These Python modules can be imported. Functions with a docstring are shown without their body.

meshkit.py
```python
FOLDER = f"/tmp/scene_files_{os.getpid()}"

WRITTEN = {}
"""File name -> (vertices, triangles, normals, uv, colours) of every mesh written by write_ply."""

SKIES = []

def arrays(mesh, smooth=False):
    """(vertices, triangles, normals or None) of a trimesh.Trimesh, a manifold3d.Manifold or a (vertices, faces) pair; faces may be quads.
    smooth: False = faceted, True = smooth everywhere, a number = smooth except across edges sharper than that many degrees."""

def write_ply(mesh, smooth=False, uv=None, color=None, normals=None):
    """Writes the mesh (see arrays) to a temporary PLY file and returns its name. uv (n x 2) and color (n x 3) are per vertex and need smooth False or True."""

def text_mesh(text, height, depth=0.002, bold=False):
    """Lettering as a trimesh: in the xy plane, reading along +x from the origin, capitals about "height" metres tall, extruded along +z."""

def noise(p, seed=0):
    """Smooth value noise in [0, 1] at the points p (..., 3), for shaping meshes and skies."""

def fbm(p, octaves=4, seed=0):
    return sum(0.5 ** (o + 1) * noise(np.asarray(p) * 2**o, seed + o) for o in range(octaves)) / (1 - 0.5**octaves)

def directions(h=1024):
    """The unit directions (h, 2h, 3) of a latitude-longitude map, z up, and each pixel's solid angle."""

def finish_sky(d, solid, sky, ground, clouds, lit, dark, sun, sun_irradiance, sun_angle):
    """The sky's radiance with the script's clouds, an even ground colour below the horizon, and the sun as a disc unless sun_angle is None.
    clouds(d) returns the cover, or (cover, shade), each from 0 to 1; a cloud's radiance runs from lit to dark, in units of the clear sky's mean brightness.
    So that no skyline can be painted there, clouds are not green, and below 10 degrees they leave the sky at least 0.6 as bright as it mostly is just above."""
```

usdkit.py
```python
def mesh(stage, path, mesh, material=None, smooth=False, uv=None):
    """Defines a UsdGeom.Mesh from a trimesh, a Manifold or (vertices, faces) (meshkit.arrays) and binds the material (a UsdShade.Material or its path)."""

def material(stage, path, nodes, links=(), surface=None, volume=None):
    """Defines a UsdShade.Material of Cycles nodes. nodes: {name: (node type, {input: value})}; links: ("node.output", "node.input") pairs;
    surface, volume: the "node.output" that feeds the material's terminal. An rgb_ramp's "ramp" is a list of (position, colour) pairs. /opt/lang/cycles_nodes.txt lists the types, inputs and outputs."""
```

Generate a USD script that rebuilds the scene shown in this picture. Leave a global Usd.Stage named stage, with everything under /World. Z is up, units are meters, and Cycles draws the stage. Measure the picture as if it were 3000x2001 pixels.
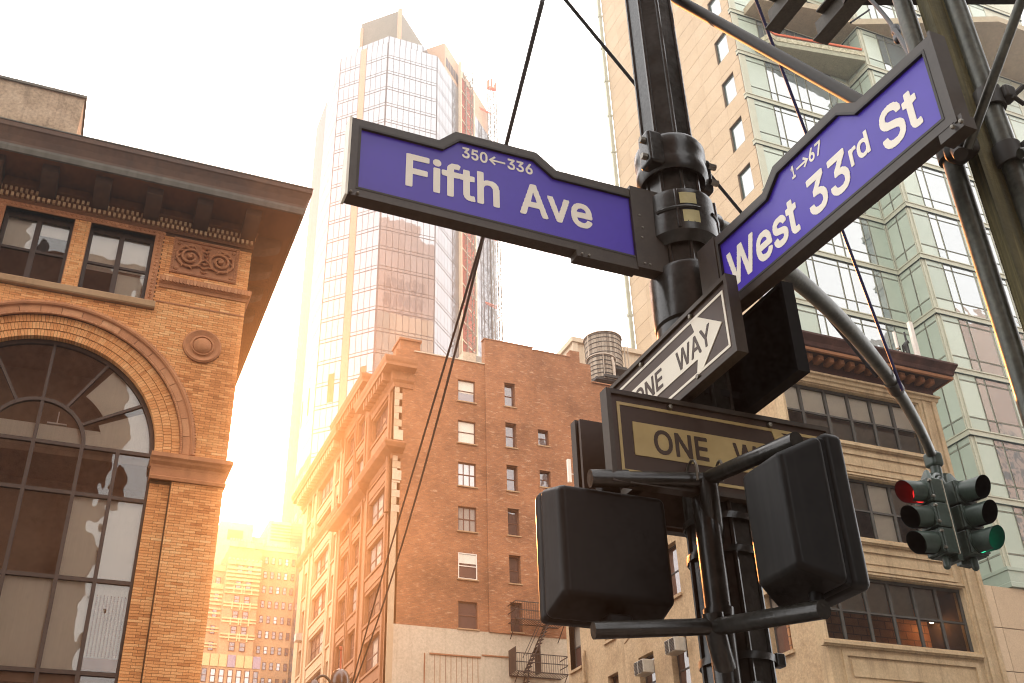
import math, random
import numpy as np
import trimesh, manifold3d, usdkit, meshkit
from shapely.geometry import Polygon, Point, LineString, box as rect
from shapely.ops import unary_union
from shapely import affinity
from pxr import Usd, UsdGeom, UsdShade, UsdLux, Gf, Sdf, Vt

# ------------------------------------------------------------------ camera, sky, sun, exposure
stage = Usd.Stage.CreateInMemory()
UsdGeom.SetStageUpAxis(stage, "Z")
UsdGeom.SetStageMetersPerUnit(stage, 1.0)
UsdGeom.Xform.Define(stage, "/World")
UsdGeom.Scope.Define(stage, "/World/Looks")
CAM_AXES = np.array([[0.92235968, -0.38534884, -0.02754803],      # right
                     [0.17739328, 0.48578937, -0.85588569],       # down
                     [0.3431971, 0.78454761, 0.51643082]])        # forward
CAM_POS = np.array([0.0, 0.0, 1.7])
cam = UsdGeom.Camera.Define(stage, "/World/camera")
cam.CreateHorizontalApertureAttr(36.0)
cam.CreateVerticalApertureAttr(36.0 * 683 / 1024)
cam.CreateFocalLengthAttr(3114.2 / 3000 * 36)
cam.CreateClippingRangeAttr(Gf.Vec2f(0.05, 5000))
r_, d_, f_ = CAM_AXES
cam.AddTransformOp().Set(Gf.Matrix4d(*r_, 0, *(-d_), 0, *(-f_), 0, *CAM_POS, 1))
EXPOSURE = 1.28
cam.CreateExposureAttr(EXPOSURE)

SUN_AZ, SUN_EL = math.radians(7.35), math.radians(22.6)            # low in the gap of the cross street
SKY_STRENGTH = 0.1
CLOUD = 14.0
sky = usdkit.material(stage, "/World/Looks/sky_look", {
    "tc": ("texture_coordinate", {}),
    "n": ("noise_texture", {"scale": 1.6, "detail": 5.0, "roughness": 0.5}),
    "r": ("rgb_ramp", {"ramp": [(0.3, (CLOUD * .86, CLOUD * .86, CLOUD * .865)), (0.7, (CLOUD * 1.04, CLOUD * 1.03, CLOUD * 1.02))]}),
    "s": ("sky_texture", {"sky_type": "single_scattering", "sun_disc": False, "sun_elevation": SUN_EL, "sun_rotation": SUN_AZ, "air_density": 1.0, "aerosol_density": 2.0}),
    "m": ("mix_color", {"fac": 0.88}),
    "b": ("background_shader", {"strength": SKY_STRENGTH})},
    [("tc.generated", "n.vector"), ("n.fac", "r.fac"), ("s.color", "m.a"), ("r.color", "m.b"), ("m.result", "b.color")], surface="b.background")
dome = UsdLux.DomeLight.Define(stage, "/World/sky")
dome.CreateIntensityAttr(1.0)
UsdShade.MaterialBindingAPI.Apply(dome.GetPrim()).Bind(sky)
dome.GetPrim().SetCustomDataByKey("kind", "structure")
dome.GetPrim().SetCustomDataByKey("label", "blown out white overcast sky between the buildings")
sun = UsdLux.DistantLight.Define(stage, "/World/sun")
sun.CreateNormalizeAttr(True)
sun.CreateIntensityAttr(0.8)
sun.CreateAngleAttr(0.6)
sun.CreateColorAttr(Gf.Vec3f(1.0, 0.36, 0.10))
sd = np.array([math.sin(SUN_AZ) * math.cos(SUN_EL), math.cos(SUN_AZ) * math.cos(SUN_EL), math.sin(SUN_EL)])
zx = np.cross([0, 0, 1.0], sd); zx /= np.linalg.norm(zx); zy = np.cross(sd, zx)
sun.AddTransformOp().Set(Gf.Matrix4d(*zx, 0, *zy, 0, *sd, 0, 0, 0, 100, 1))
HAZE_DENSITY, HAZE_G = 0.00066, 0.85

# ------------------------------------------------------------------ helpers
RNG = random.Random(7)
NUM = {}


def numbered(parent, name):
    k = (parent, name)
    n = NUM.get(k, 0)
    NUM[k] = n + 1
    return name if n == 0 else f"{name}_{n:03d}"


class Thing:
    def __init__(self, name, label, cat, base=(0, 0, 0), group=None, rotz=0, kind=None, scale=None):
        self.base = np.array(base, float)
        self.path = "/World/" + numbered("/World", name)
        x = UsdGeom.Xform.Define(stage, self.path)
        x.AddTranslateOp().Set(Gf.Vec3d(*map(float, base)))
        if rotz:
            x.AddRotateZOp().Set(float(rotz))
        if scale:
            x.AddScaleOp().Set(Gf.Vec3f(scale, scale, scale))
        self.prim = x.GetPrim()
        tag(self.prim, label, cat, group, kind)


def tag(p, label=None, cat=None, group=None, kind=None):
    for k, v in (("label", label), ("category", cat), ("group", group), ("kind", kind)):
        if v:
            p.SetCustomDataByKey(k, v)


def copy_of(thing, name, label, cat, base, group=None, rotz=0):
    t = Thing(name, label, cat, base, group, rotz)
    t.prim.GetReferences().AddInternalReference(Sdf.Path(thing.path))
    t.prim.SetInstanceable(True)
    tag(t.prim, label, cat, group)
    return t


class Part:
    def __init__(self, path, base):
        self.path, self.base = path, base


class MB:
    """collects geometry that becomes one mesh"""
    def __init__(self):
        self.v, self.f, self.t, self.n = [], [], [], 0

    def add(self, v, f, tone=0.5):
        v = np.asarray(v, float)
        self.v.append(v); self.f.append(np.asarray(f, int) + self.n); self.t.append(np.full(len(v), tone)); self.n += len(v)
        return self

    def mesh(self, m, tone=0.5):
        if hasattr(m, "to_mesh"):
            mm = m.to_mesh()
            return self.add(mm.vert_properties[:, :3], mm.tri_verts, tone)
        return self.add(m.vertices, m.faces, tone)

    def merge(self, o):
        for v, f, t in zip(o.v, o.f, o.t):
            self.v.append(v); self.t.append(t)
        off = self.n
        for f in o.f:
            self.f.append(f + off)
        self.n += o.n
        return self

    def arrays(self):
        return np.vstack(self.v), np.vstack(self.f), np.concatenate(self.t)

    # boxes and bars
    def box(self, x0, x1, y0, y1, z0, z1, tone=0.5):
        return self.fbox(WORLD, x0, x1, y0, y1, z0, z1, tone)

    def fbox(self, fr, u0, u1, v0, v1, n0, n1, tone=0.5):
        p = np.array([[a, b, c] for a in (u0, u1) for b in (v0, v1) for c in (n0, n1)], float)
        f = [[0, 1, 3], [0, 3, 2], [4, 6, 7], [4, 7, 5], [0, 4, 5], [0, 5, 1], [2, 3, 7], [2, 7, 6], [0, 2, 6], [0, 6, 4], [1, 5, 7], [1, 7, 3]]
        return self.add(fr.pts(p), fr.faces(f), tone)

    def sheet(self, fr, u0, u1, v0, v1, n, tone=0.5):
        return self.add(fr.pts(np.array([[u0, v0, n], [u1, v0, n], [u1, v1, n], [u0, v1, n]], float)), fr.faces([[0, 1, 2], [0, 2, 3]]), tone)

    def psheet(self, fr, poly, n, tone=0.5):
        v, f = trimesh.creation.triangulate_polygon(poly, engine="earcut")
        return self.add(fr.pts(np.column_stack([v, np.full(len(v), n)])), fr.faces(f), tone)

    def fpoly(self, fr, poly, n0, n1, tone=0.5):
        for g in getattr(poly, "geoms", [poly]):
            if g.is_empty or g.area < 1e-7:
                continue
            m = trimesh.creation.extrude_polygon(g, n1 - n0, engine="earcut")
            v = np.array(m.vertices); v[:, 2] += n0
            self.add(fr.pts(v), fr.faces(m.faces), tone)
        return self

    def tube(self, pts, r, n=10, caps=True, tone=0.5):
        pts = np.asarray(pts, float)
        rs = np.full(len(pts), r, float) if np.ndim(r) == 0 else np.asarray(r, float)
        tan = np.gradient(pts, axis=0)
        tan /= np.linalg.norm(tan, axis=1, keepdims=True)
        a = np.array([0, 0, 1.0]) if abs(tan[0][2]) < .9 else np.array([1.0, 0, 0])
        V = []
        s = np.cross(tan[0], a); s /= np.linalg.norm(s)
        for p, t, rr in zip(pts, tan, rs):
            s = s - t * (s @ t); s /= np.linalg.norm(s); b = np.cross(t, s)
            for k in range(n):
                w = 2 * math.pi * k / n
                V.append(p + rr * (math.cos(w) * s + math.sin(w) * b))
        F = []
        for i in range(len(pts) - 1):
            for k in range(n):
                q, w = i * n + k, i * n + (k + 1) % n
                F += [[q, w, w + n], [q, w + n, q + n]]
        if caps:
            V += [pts[0], pts[-1]]
            c0, c1 = len(V) - 2, len(V) - 1
            for k in range(n):
                F += [[c0, (k + 1) % n, k], [c1, (len(pts) - 1) * n + k, (len(pts) - 1) * n + (k + 1) % n]]
        return self.add(V, F, tone)

    def lathe(self, profile, centre, n=24, fr=None, tone=0.5, a0=0.0):
        """profile: (radius, along) pairs, turned about the n axis of fr (or z)"""
        fr = fr or WORLD
        V, F = [], []
        for r, h in profile:
            for k in range(n):
                w = 2 * math.pi * k / n + a0
                V.append([r * math.cos(w), r * math.sin(w), h])
        for i in range(len(profile) - 1):
            for k in range(n):
                q, w = i * n + k, i * n + (k + 1) % n
                F += [[q, w, w + n], [q, w + n, q + n]]
        V = np.array(V) + np.asarray(centre, float)
        return self.add(fr.pts(V), fr.faces(F), tone)

    def sweep(self, path, profile, tone=0.5):
        """profile (offset outwards, z) swept along a plan path; outwards is to the right of the path's direction"""
        path = np.asarray(path, float)
        d = np.diff(path, axis=0); d /= np.linalg.norm(d, axis=1, keepdims=True)
        nrm = np.stack([d[:, 1], -d[:, 0]], 1)
        V, m = [], len(profile)
        for i, p in enumerate(path):
            if i == 0: o = nrm[0]
            elif i == len(path) - 1: o = nrm[-1]
            else:
                o = nrm[i - 1] + nrm[i]; o = o / (o @ nrm[i])
            for a, z in profile:
                V.append([p[0] + o[0] * a, p[1] + o[1] * a, z])
        F = []
        for i in range(len(path) - 1):
            for k in range(m):
                a, b = i * m + k, i * m + (k + 1) % m
                F += [[a, b, b + m], [a, b + m, a + m]]
        for i in (0, len(path) - 1):
            pl = trimesh.creation.triangulate_polygon(Polygon(profile), engine="earcut")[1]
            F += [list(np.array(t) + i * m) for t in pl]
        return self.add(V, F, tone)


class Fr:
    def __init__(self, o, u, v, n=None):
        self.o, self.u, self.v = (np.asarray(x, float) for x in (o, u, v))
        self.n = np.cross(self.u, self.v) if n is None else np.asarray(n, float)
        self.flip = np.cross(self.u, self.v) @ self.n < 0

    def faces(self, f):
        f = np.asarray(f, int)
        return f[:, ::-1] if self.flip else f

    def pts(self, p):
        p = np.asarray(p, float)
        return self.o + p[..., :1] * self.u + p[..., 1:2] * self.v + p[..., 2:3] * self.n


Zv = np.array([0, 0, 1.0])
WORLD = Fr((0, 0, 0), (1, 0, 0), (0, 1, 0))


def facing_avenue(y):                       # u = x, v = z, outwards = -y
    return Fr((0, y, 0), (1, 0, 0), Zv)


def facing_street(x):                       # u = -y, v = z, outwards = -x
    return Fr((x, 0, 0), (0, -1, 0), Zv)


def put(parent, name, mb, mat, smooth=False, label=None, kind=None, tone=False):
    if not mb.v:
        return None
    v, f, t = mb.arrays()
    path = parent.path + "/" + numbered(parent.path, name)
    m = usdkit.mesh(stage, path, (v - parent.base, f), LOOK[mat], smooth=smooth)
    if tone:
        UsdGeom.PrimvarsAPI(m).CreatePrimvar("tone", Sdf.ValueTypeNames.FloatArray, "vertex").Set(Vt.FloatArray.FromNumpy(t.astype(np.float32)))
    tag(m.GetPrim(), label, None, None, kind)
    return Part(path, parent.base)


def single(name, label, cat, mb, mat, base=(0, 0, 0), smooth=False, group=None, kind=None):
    """a thing that is one mesh"""
    v, f, t = mb.arrays()
    path = "/World/" + numbered("/World", name)
    m = usdkit.mesh(stage, path, (v - np.asarray(base, float), f), LOOK[mat], smooth=smooth)
    UsdGeom.Xformable(m).AddTranslateOp().Set(Gf.Vec3d(*map(float, base)))
    tag(m.GetPrim(), label, cat, group, kind)
    return m


def seen(mb):
    v = np.vstack(mb.v); c = (v.min(0) + v.max(0)) / 2
    q = CAM_AXES @ (c - CAM_POS)
    if q[2] < .3:
        return -1e-6
    x, y = q[0] / q[2] * 1.0381, q[1] / q[2] * 1.0381
    s = float(np.prod(np.sort(v.max(0) - v.min(0))[1:])) / (q[2] ** 2)
    return s if abs(x) < .52 and abs(y) < .35 else s * 1e-6


def pieces(parent, name, items, mat, rest, limit=300, smooth=False):
    """alike pieces: the largest in view as parts of their own, the rest joined"""
    order = sorted(range(len(items)), key=lambda i: -seen(items[i]))
    keep = set(order[:limit])
    left = MB()
    for i, it in enumerate(items):
        if i in keep:
            put(parent, name, it, mat, smooth=smooth, tone=True)
        else:
            left.merge(it)
    if left.v:
        put(parent, rest, left, mat, kind="stuff", smooth=smooth, tone=True)


def hull(points, r, seg=12):
    return manifold3d.Manifold.batch_hull([manifold3d.Manifold.sphere(r, seg).translate(tuple(map(float, p))) for p in points])


def rbox(c, s, r, seg=12):
    c, h = np.asarray(c, float), np.asarray(s, float) / 2 - r
    return hull([c + h * np.array([a, b, d]) for a in (-1, 1) for b in (-1, 1) for d in (-1, 1)], r, seg)


def bez(p, n=20):
    p = [np.asarray(q, float) for q in p]
    out = []
    for t in np.linspace(0, 1, n):
        q = p
        while len(q) > 1:
            q = [a * (1 - t) + b * t for a, b in zip(q[:-1], q[1:])]
        out.append(q[0])
    return np.array(out)


# ------------------------------------------------------------------ materials
LOOK = {}


def mat(name, stops, rough=0.75, spec=0.35, metallic=0.0, coat=0.0, tone=False, tone_amt=1.0, nscale=1.5, namt=0.5, stretch=(1, 1, 1), detail=6.0, fine=0.0, fscale=60.0,
        bump=0.0, bscale=40.0, bdist=0.01, streak=0.0, streak_col=(.05, .04, .03), emit=None, obj_random=0.0):
    """a procedural paint, stone or metal: ramp of tone and noise, fine grain, dirt streaks, relief"""
    nodes = {"g": ("geometry", {}),
             "mp": ("mapping", {"scale": tuple(stretch)}),
             "n": ("noise_texture", {"scale": nscale, "detail": detail, "roughness": 0.6}),
             "nr": ("map_range", {"from_min": 0.25, "from_max": 0.75, "to_min": -namt / 2, "to_max": namt / 2, "clamp": False}),
             "ad": ("math", {"math_type": "add", "value1": 0.5}),
             "r": ("rgb_ramp", {"ramp": stops}),
             "p": ("principled_bsdf", {"roughness": rough, "specular_ior_level": spec, "metallic": metallic, "coat_weight": coat, "coat_roughness": .08})}
    links = [("g.position", "mp.vector"), ("mp.vector", "n.vector"), ("n.fac", "nr.value"), ("nr.result", "ad.value2"), ("ad.value", "r.fac")]
    if tone:
        nodes["at"] = ("attribute", {"attribute": "tone"})
        nodes["tm"] = ("map_range", {"to_min": .5 - tone_amt / 2, "to_max": .5 + tone_amt / 2, "clamp": False})
        links += [("at.fac", "tm.value"), ("tm.result", "ad.value1")]
    col = "r.color"
    if fine:
        nodes["fn"] = ("noise_texture", {"scale": fscale, "detail": 4.0})
        nodes["fr"] = ("map_range", {"from_min": .3, "from_max": .7, "to_min": 1 - fine, "to_max": 1 + fine, "clamp": False})
        nodes["fh"] = ("combine_xyz", {})
        nodes["fm"] = ("mix_color", {"blend_type": "multiply", "fac": 1.0})
        links += [("g.position", "fn.vector"), ("fn.fac", "fr.value"), ("fr.result", "fh.x"), ("fr.result", "fh.y"), ("fr.result", "fh.z"), (col, "fm.a"), ("fh.vector", "fm.b")]
        col = "fm.result"
    if streak:
        nodes["sm"] = ("mapping", {"scale": (1.6, 1.6, .09)})
        nodes["sn"] = ("noise_texture", {"scale": 2.2, "detail": 7.0, "roughness": .7})
        nodes["sr"] = ("map_range", {"from_min": .52, "from_max": .78, "to_min": 0.0, "to_max": streak, "clamp": True})
        nodes["sx"] = ("mix_color", {"b": streak_col})
        links += [("g.position", "sm.vector"), ("sm.vector", "sn.vector"), ("sn.fac", "sr.value"), ("sr.result", "sx.fac"), (col, "sx.a")]
        col = "sx.result"
    links.append((col, "p.base_color"))
    if bump:
        nodes["bn"] = ("noise_texture", {"scale": bscale, "detail": 5.0, "roughness": .6})
        nodes["bp"] = ("bump", {"strength": bump, "distance": bdist})
        links += [("g.position", "bn.vector"), ("bn.fac", "bp.height"), ("bp.normal", "p.normal")]
        nodes["rr"] = ("map_range", {"from_min": .3, "from_max": .7, "to_min": rough - .08, "to_max": min(1, rough + .1), "clamp": True})
        links += [("n.fac", "rr.value"), ("rr.result", "p.roughness")]
    if emit:
        nodes["p"][1].update(emission_color=emit[0], emission_strength=emit[1])
    LOOK[name] = usdkit.material(stage, "/World/Looks/" + name, nodes, links, surface="p.BSDF")


def brick_mat(name, c1, c2, mortar, bw, rh, axis, rough=.85, var=.5, msize=.012, flecks=0.0, fleck=(.7, .5, .35)):
    """far-off brickwork: brick pattern in the wall's plane; axis 'x' walls run along x, 'y' along y"""
    nodes = {"g": ("geometry", {}), "sx": ("separate_xyz", {}), "cx": ("combine_xyz", {}),
             "b": ("brick_texture", {"scale": 1.0, "color1": c1, "color2": c2, "mortar": mortar, "mortar_size": msize, "brick_width": bw, "row_height": rh, "bias": -.1}),
             "n": ("noise_texture", {"scale": .35, "detail": 8.0, "roughness": .65}),
             "nr": ("map_range", {"from_min": .3, "from_max": .7, "to_min": 1 - var, "to_max": 1 + var, "clamp": False}),
             "c3": ("combine_xyz", {}), "m": ("mix_color", {"blend_type": "multiply", "fac": 1.0}),
             "fm": ("mapping", {"scale": (2.0, 2.0, 7.0)}), "fn": ("noise_texture", {"scale": 1.0, "detail": 4.0, "roughness": .7}),
             "fr": ("map_range", {"from_min": .56, "from_max": .70, "to_min": 0.0, "to_max": flecks, "clamp": True}), "fx": ("mix_color", {"b": fleck}),
             "bp": ("bump", {"strength": .5, "distance": .01}),
             "p": ("principled_bsdf", {"roughness": rough, "specular_ior_level": .2})}
    links = [("g.position", "sx.vector"), ("sx." + axis, "cx.x"), ("sx.z", "cx.y"), ("cx.vector", "b.vector"), ("g.position", "n.vector"), ("n.fac", "nr.value"),
             ("nr.result", "c3.x"), ("nr.result", "c3.y"), ("nr.result", "c3.z"), ("b.color", "m.a"), ("c3.vector", "m.b"),
             ("g.position", "fm.vector"), ("fm.vector", "fn.vector"), ("fn.fac", "fr.value"), ("fr.result", "fx.fac"), ("m.result", "fx.a"), ("fx.result", "p.base_color"),
             ("b.fac", "bp.height"), ("bp.normal", "p.normal")]
    nodes["bp"][1]["invert"] = True
    LOOK[name] = usdkit.material(stage, "/World/Looks/" + name, nodes, links, surface="p.BSDF")


def glass_mat(name, dark, refl, tint=(1, 1, 1), rough=.01, wav=.0, wscale=.6, tone=False, lo=None, see=False, top=1.0):
    """window glass: a coated sheet that mirrors the sky over a dark or see-through body; slightly wavy"""
    nodes = {"g": ("geometry", {}), "n": ("noise_texture", {"scale": wscale, "detail": 2.0}),
             "bp": ("bump", {"strength": 1.0, "distance": wav}),
             "gl": ("glossy_bsdf", {"color": tint, "roughness": rough}),
             "f": ("fresnel", {"IOR": 1.5}), "fa": ("map_range", {"from_min": .04, "from_max": 1.0, "to_min": refl, "to_max": top, "clamp": True}),
             "mx": ("mix_closure", {})}
    links = [("g.position", "n.vector"), ("n.fac", "bp.height"), ("bp.normal", "gl.normal"), ("f.fac", "fa.value"), ("fa.result", "mx.fac"), ("gl.BSDF", "mx.closure2")]
    if see:
        nodes["t"] = ("transparent_bsdf", {"color": dark})
        links.append(("t.BSDF", "mx.closure1"))
    else:
        nodes["d"] = ("diffuse_bsdf", {"color": dark})
        links.append(("d.BSDF", "mx.closure1"))
        if tone:
            nodes["at"] = ("attribute", {"attribute": "tone"})
            nodes["rp"] = ("rgb_ramp", {"ramp": [(0, lo), (1, dark)]})
            links += [("at.fac", "rp.fac"), ("rp.color", "d.color")]
    LOOK[name] = usdkit.material(stage, "/World/Looks/" + name, nodes, links, surface="mx.closure")


# brick corner building
mat("tan_brick", [(0, (.46, .17, .055)), (.35, (.68, .285, .098)), (.7, (.78, .385, .155)), (1, (.83, .50, .235))], rough=.85, spec=.2, tone=True, tone_amt=.75, nscale=.45, namt=.5, fine=.2, fscale=45, bump=.4, bscale=90, bdist=.004, streak=.15, streak_col=(.26, .10, .035))
mat("mortar", [(0, (.085, .040, .018)), (1, (.14, .07, .034))], rough=.95, spec=.1, nscale=2)
brick_mat("tan_brick_side", (.50, .27, .13), (.42, .21, .095), (.22, .12, .06), .29, .075, "x")
brick_mat("tan_brick_flank", (.50, .27, .13), (.42, .21, .095), (.22, .12, .06), .29, .075, "y")
mat("terracotta", [(0, (.36, .135, .05)), (.5, (.52, .22, .09)), (1, (.64, .32, .15))], rough=.65, tone=True, tone_amt=.5, nscale=1.2, namt=.6, fine=.15, bump=.5, bscale=25, bdist=.008, streak=.3, streak_col=(.14, .06, .025))
mat("sill_stone", [(0, (.33, .19, .09)), (1, (.48, .30, .16))], rough=.8, nscale=1.5, fine=.12, streak=.4, streak_col=(.13, .07, .03))
mat("cornice_metal", [(0, (.055, .024, .011)), (.5, (.092, .042, .020)), (1, (.14, .072, .038))], rough=.6, nscale=.8, namt=.8, streak=.5, streak_col=(.035, .025, .017), bump=.3, bscale=14)
mat("gutter_metal", [(0, (.07, .058, .04)), (1, (.16, .135, .10))], rough=.6, nscale=.9, namt=.9, stretch=(3, 3, .4), streak=.6, streak_col=(.05, .035, .025))
mat("soffit_wood", [(0, (.13, .046, .015)), (1, (.21, .082, .029))], rough=.8, nscale=1)
mat("bronze_frame", [(0, (.045, .022, .012)), (1, (.085, .045, .026))], rough=.5, nscale=3)
mat("blind_cream", [(0, (.58, .50, .38)), (1, (.80, .73, .60))], rough=.8, tone=True, tone_amt=.8, nscale=3, namt=.35, stretch=(14, 14, .3))
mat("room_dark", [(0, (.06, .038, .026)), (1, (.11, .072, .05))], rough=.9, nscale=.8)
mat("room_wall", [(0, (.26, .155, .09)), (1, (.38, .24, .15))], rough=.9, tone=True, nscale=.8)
glass_mat("window_glass", (.92, .90, .88), .085, tint=(1, .95, .90), wav=.02, wscale=.7, see=True)
mat("stained_concrete", [(0, (.20, .135, .08)), (.5, (.36, .26, .17)), (1, (.46, .35, .24))], rough=.9, nscale=1.6, namt=.7, fine=.25, fscale=9, streak=.75, streak_col=(.09, .06, .04))
# brick loft and neighbours
brick_mat("red_brick", (.37, .15, .062), (.28, .105, .046), (.27, .135, .075), .24, .085, "x", var=.28, flecks=.6, fleck=(.60, .40, .25), msize=.010)
brick_mat("dark_brick", (.24, .10, .05), (.17, .07, .035), (.18, .10, .06), .24, .085, "y", var=.3)
mat("cream_paint", [(0, (.42, .32, .21)), (.5, (.56, .45, .32)), (1, (.64, .53, .39))], rough=.85, nscale=.5, namt=.5, fine=.1, fscale=7, streak=.45, streak_col=(.22, .15, .09), bump=.4, bscale=6)
mat("quoin_stone", [(0, (.50, .36, .22)), (1, (.66, .52, .36))], rough=.8, tone=True, nscale=2, streak=.2)
mat("ornate_brown", [(0, (.26, .10, .04)), (1, (.42, .19, .085))], rough=.75, nscale=.9, namt=.7, streak=.4, streak_col=(.11, .045, .02))
mat("pale_facade", [(0, (.46, .27, .14)), (1, (.62, .42, .25))], rough=.8, nscale=.6, namt=.6, streak=.35, streak_col=(.24, .11, .05))
mat("brown_sash", [(0, (.10, .038, .02)), (1, (.17, .07, .04))], rough=.6)
mat("white_sash", [(0, (.70, .62, .52)), (1, (.80, .72, .62))], rough=.5)
glass_mat("far_glass", (.09, .045, .035), .14, wav=.02, wscale=.8, tone=True, lo=(.05, .025, .02))
glass_mat("bright_glass", (.36, .30, .25), .20, wav=.01)
mat("iron", [(0, (.03, .018, .013)), (1, (.07, .04, .028))], rough=.6, nscale=5)
# low corner building
mat("stucco", [(0, (.30, .19, .10)), (.4, (.48, .33, .185)), (1, (.60, .44, .27))], rough=.9, nscale=.8, namt=.75, fine=.16, fscale=12, bump=.8, bscale=7, bdist=.03, streak=.5, streak_col=(.20, .12, .06))
mat("stone_trim", [(0, (.34, .225, .12)), (.5, (.52, .37, .21)), (1, (.64, .49, .31))], rough=.8, nscale=1.0, namt=.55, fine=.12, fscale=14, streak=.6, streak_col=(.17, .11, .055), bump=.3, bscale=18)
mat("maroon_cornice", [(0, (.035, .013, .009)), (.6, (.075, .028, .018)), (1, (.16, .075, .045))], rough=.55, nscale=1.2, namt=.9, streak=.4, streak_col=(.03, .012, .01))
mat("steel_sash", [(0, (.045, .04, .033)), (1, (.10, .09, .075))], rough=.55, nscale=4)
mat("shade_pale", [(0, (.76, .72, .61)), (1, (.86, .81, .70))], rough=.85, nscale=1.2, namt=.4)
mat("shade_grey", [(0, (.19, .165, .13)), (1, (.28, .24, .19))], rough=.85, nscale=1)
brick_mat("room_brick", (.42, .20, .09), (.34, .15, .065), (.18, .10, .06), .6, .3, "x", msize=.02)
mat("appliance", [(0, (.45, .40, .32)), (1, (.60, .54, .44))], rough=.5, nscale=6, streak=.3)
# beige and green tower
mat("beige_panel", [(0, (.36, .255, .155)), (.5, (.42, .305, .19)), (1, (.475, .355, .235))], rough=.8, tone=True, tone_amt=.4, nscale=.35, namt=.4, fine=.08, fscale=8, streak=.25, streak_col=(.38, .25, .15))
mat("panel_joint", [(0, (.12, .08, .05)), (1, (.16, .11, .07))], rough=.9)
mat("green_panel", [(0, (.28, .325, .25)), (1, (.375, .42, .33))], rough=.35, spec=.6, tone=True, nscale=.5, namt=.3)
mat("green_frame", [(0, (.33, .325, .235)), (1, (.44, .43, .32))], rough=.5, nscale=.7, namt=.6, streak=.2, streak_col=(.3, .28, .2))
mat("green_gasket", [(0, (.02, .035, .025)), (1, (.03, .045, .035))], rough=.6)
glass_mat("mirror_glass", (.15, .165, .15), .27, tint=(.97, .96, .95), wav=.035, wscale=.45, tone=True, lo=(.07, .085, .085))
mat("soffit_green", [(0, (.20, .20, .13)), (1, (.30, .29, .20))], rough=.8, nscale=2, fine=.1, fscale=5)
mat("soffit_brown", [(0, (.25, .20, .12)), (1, (.36, .29, .19))], rough=.8, nscale=.5, fine=.1, fscale=3)
mat("orange_rail", [(0, (.55, .10, .04)), (1, (.65, .16, .07))], rough=.6)
mat("rubble_edge", [(0, (.20, .18, .10)), (1, (.50, .46, .32))], rough=.9, nscale=4, namt=1.4)
# glass tower
glass_mat("tower_glass", (.075, .073, .073), .265, tint=(.95, .965, .98), wav=.006, wscale=.5, tone=True, lo=(.05, .049, .049), top=.38)
mat("tower_frame", [(0, (.085, .075, .07)), (1, (.115, .10, .095))], rough=.5, nscale=.3)
mat("tower_stripe", [(0, (.36, .215, .13)), (1, (.43, .27, .17))], rough=.6, nscale=.3)
mat("crown_panel", [(0, (.11, .095, .065)), (1, (.16, .14, .10))], rough=.6, nscale=.4)
mat("red_netting", [(0, (.27, .055, .03)), (1, (.38, .10, .06))], rough=.85, nscale=.6, namt=1.0)
mat("hoist_steel", [(0, (.14, .12, .09)), (1, (.26, .23, .18))], rough=.5, nscale=2)
mat("deco_brick", [(0, (.46, .25, .13)), (1, (.60, .36, .20))], rough=.85, nscale=.4, namt=.5, fine=.15, fscale=4)
mat("deco_gold", [(0, (.62, .43, .20)), (1, (.74, .55, .29))], rough=.7, tone=True, nscale=.8)
mat("concrete_pale", [(0, (.50, .38, .26)), (1, (.62, .49, .35))], rough=.85, nscale=.5, streak=.3)
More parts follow.
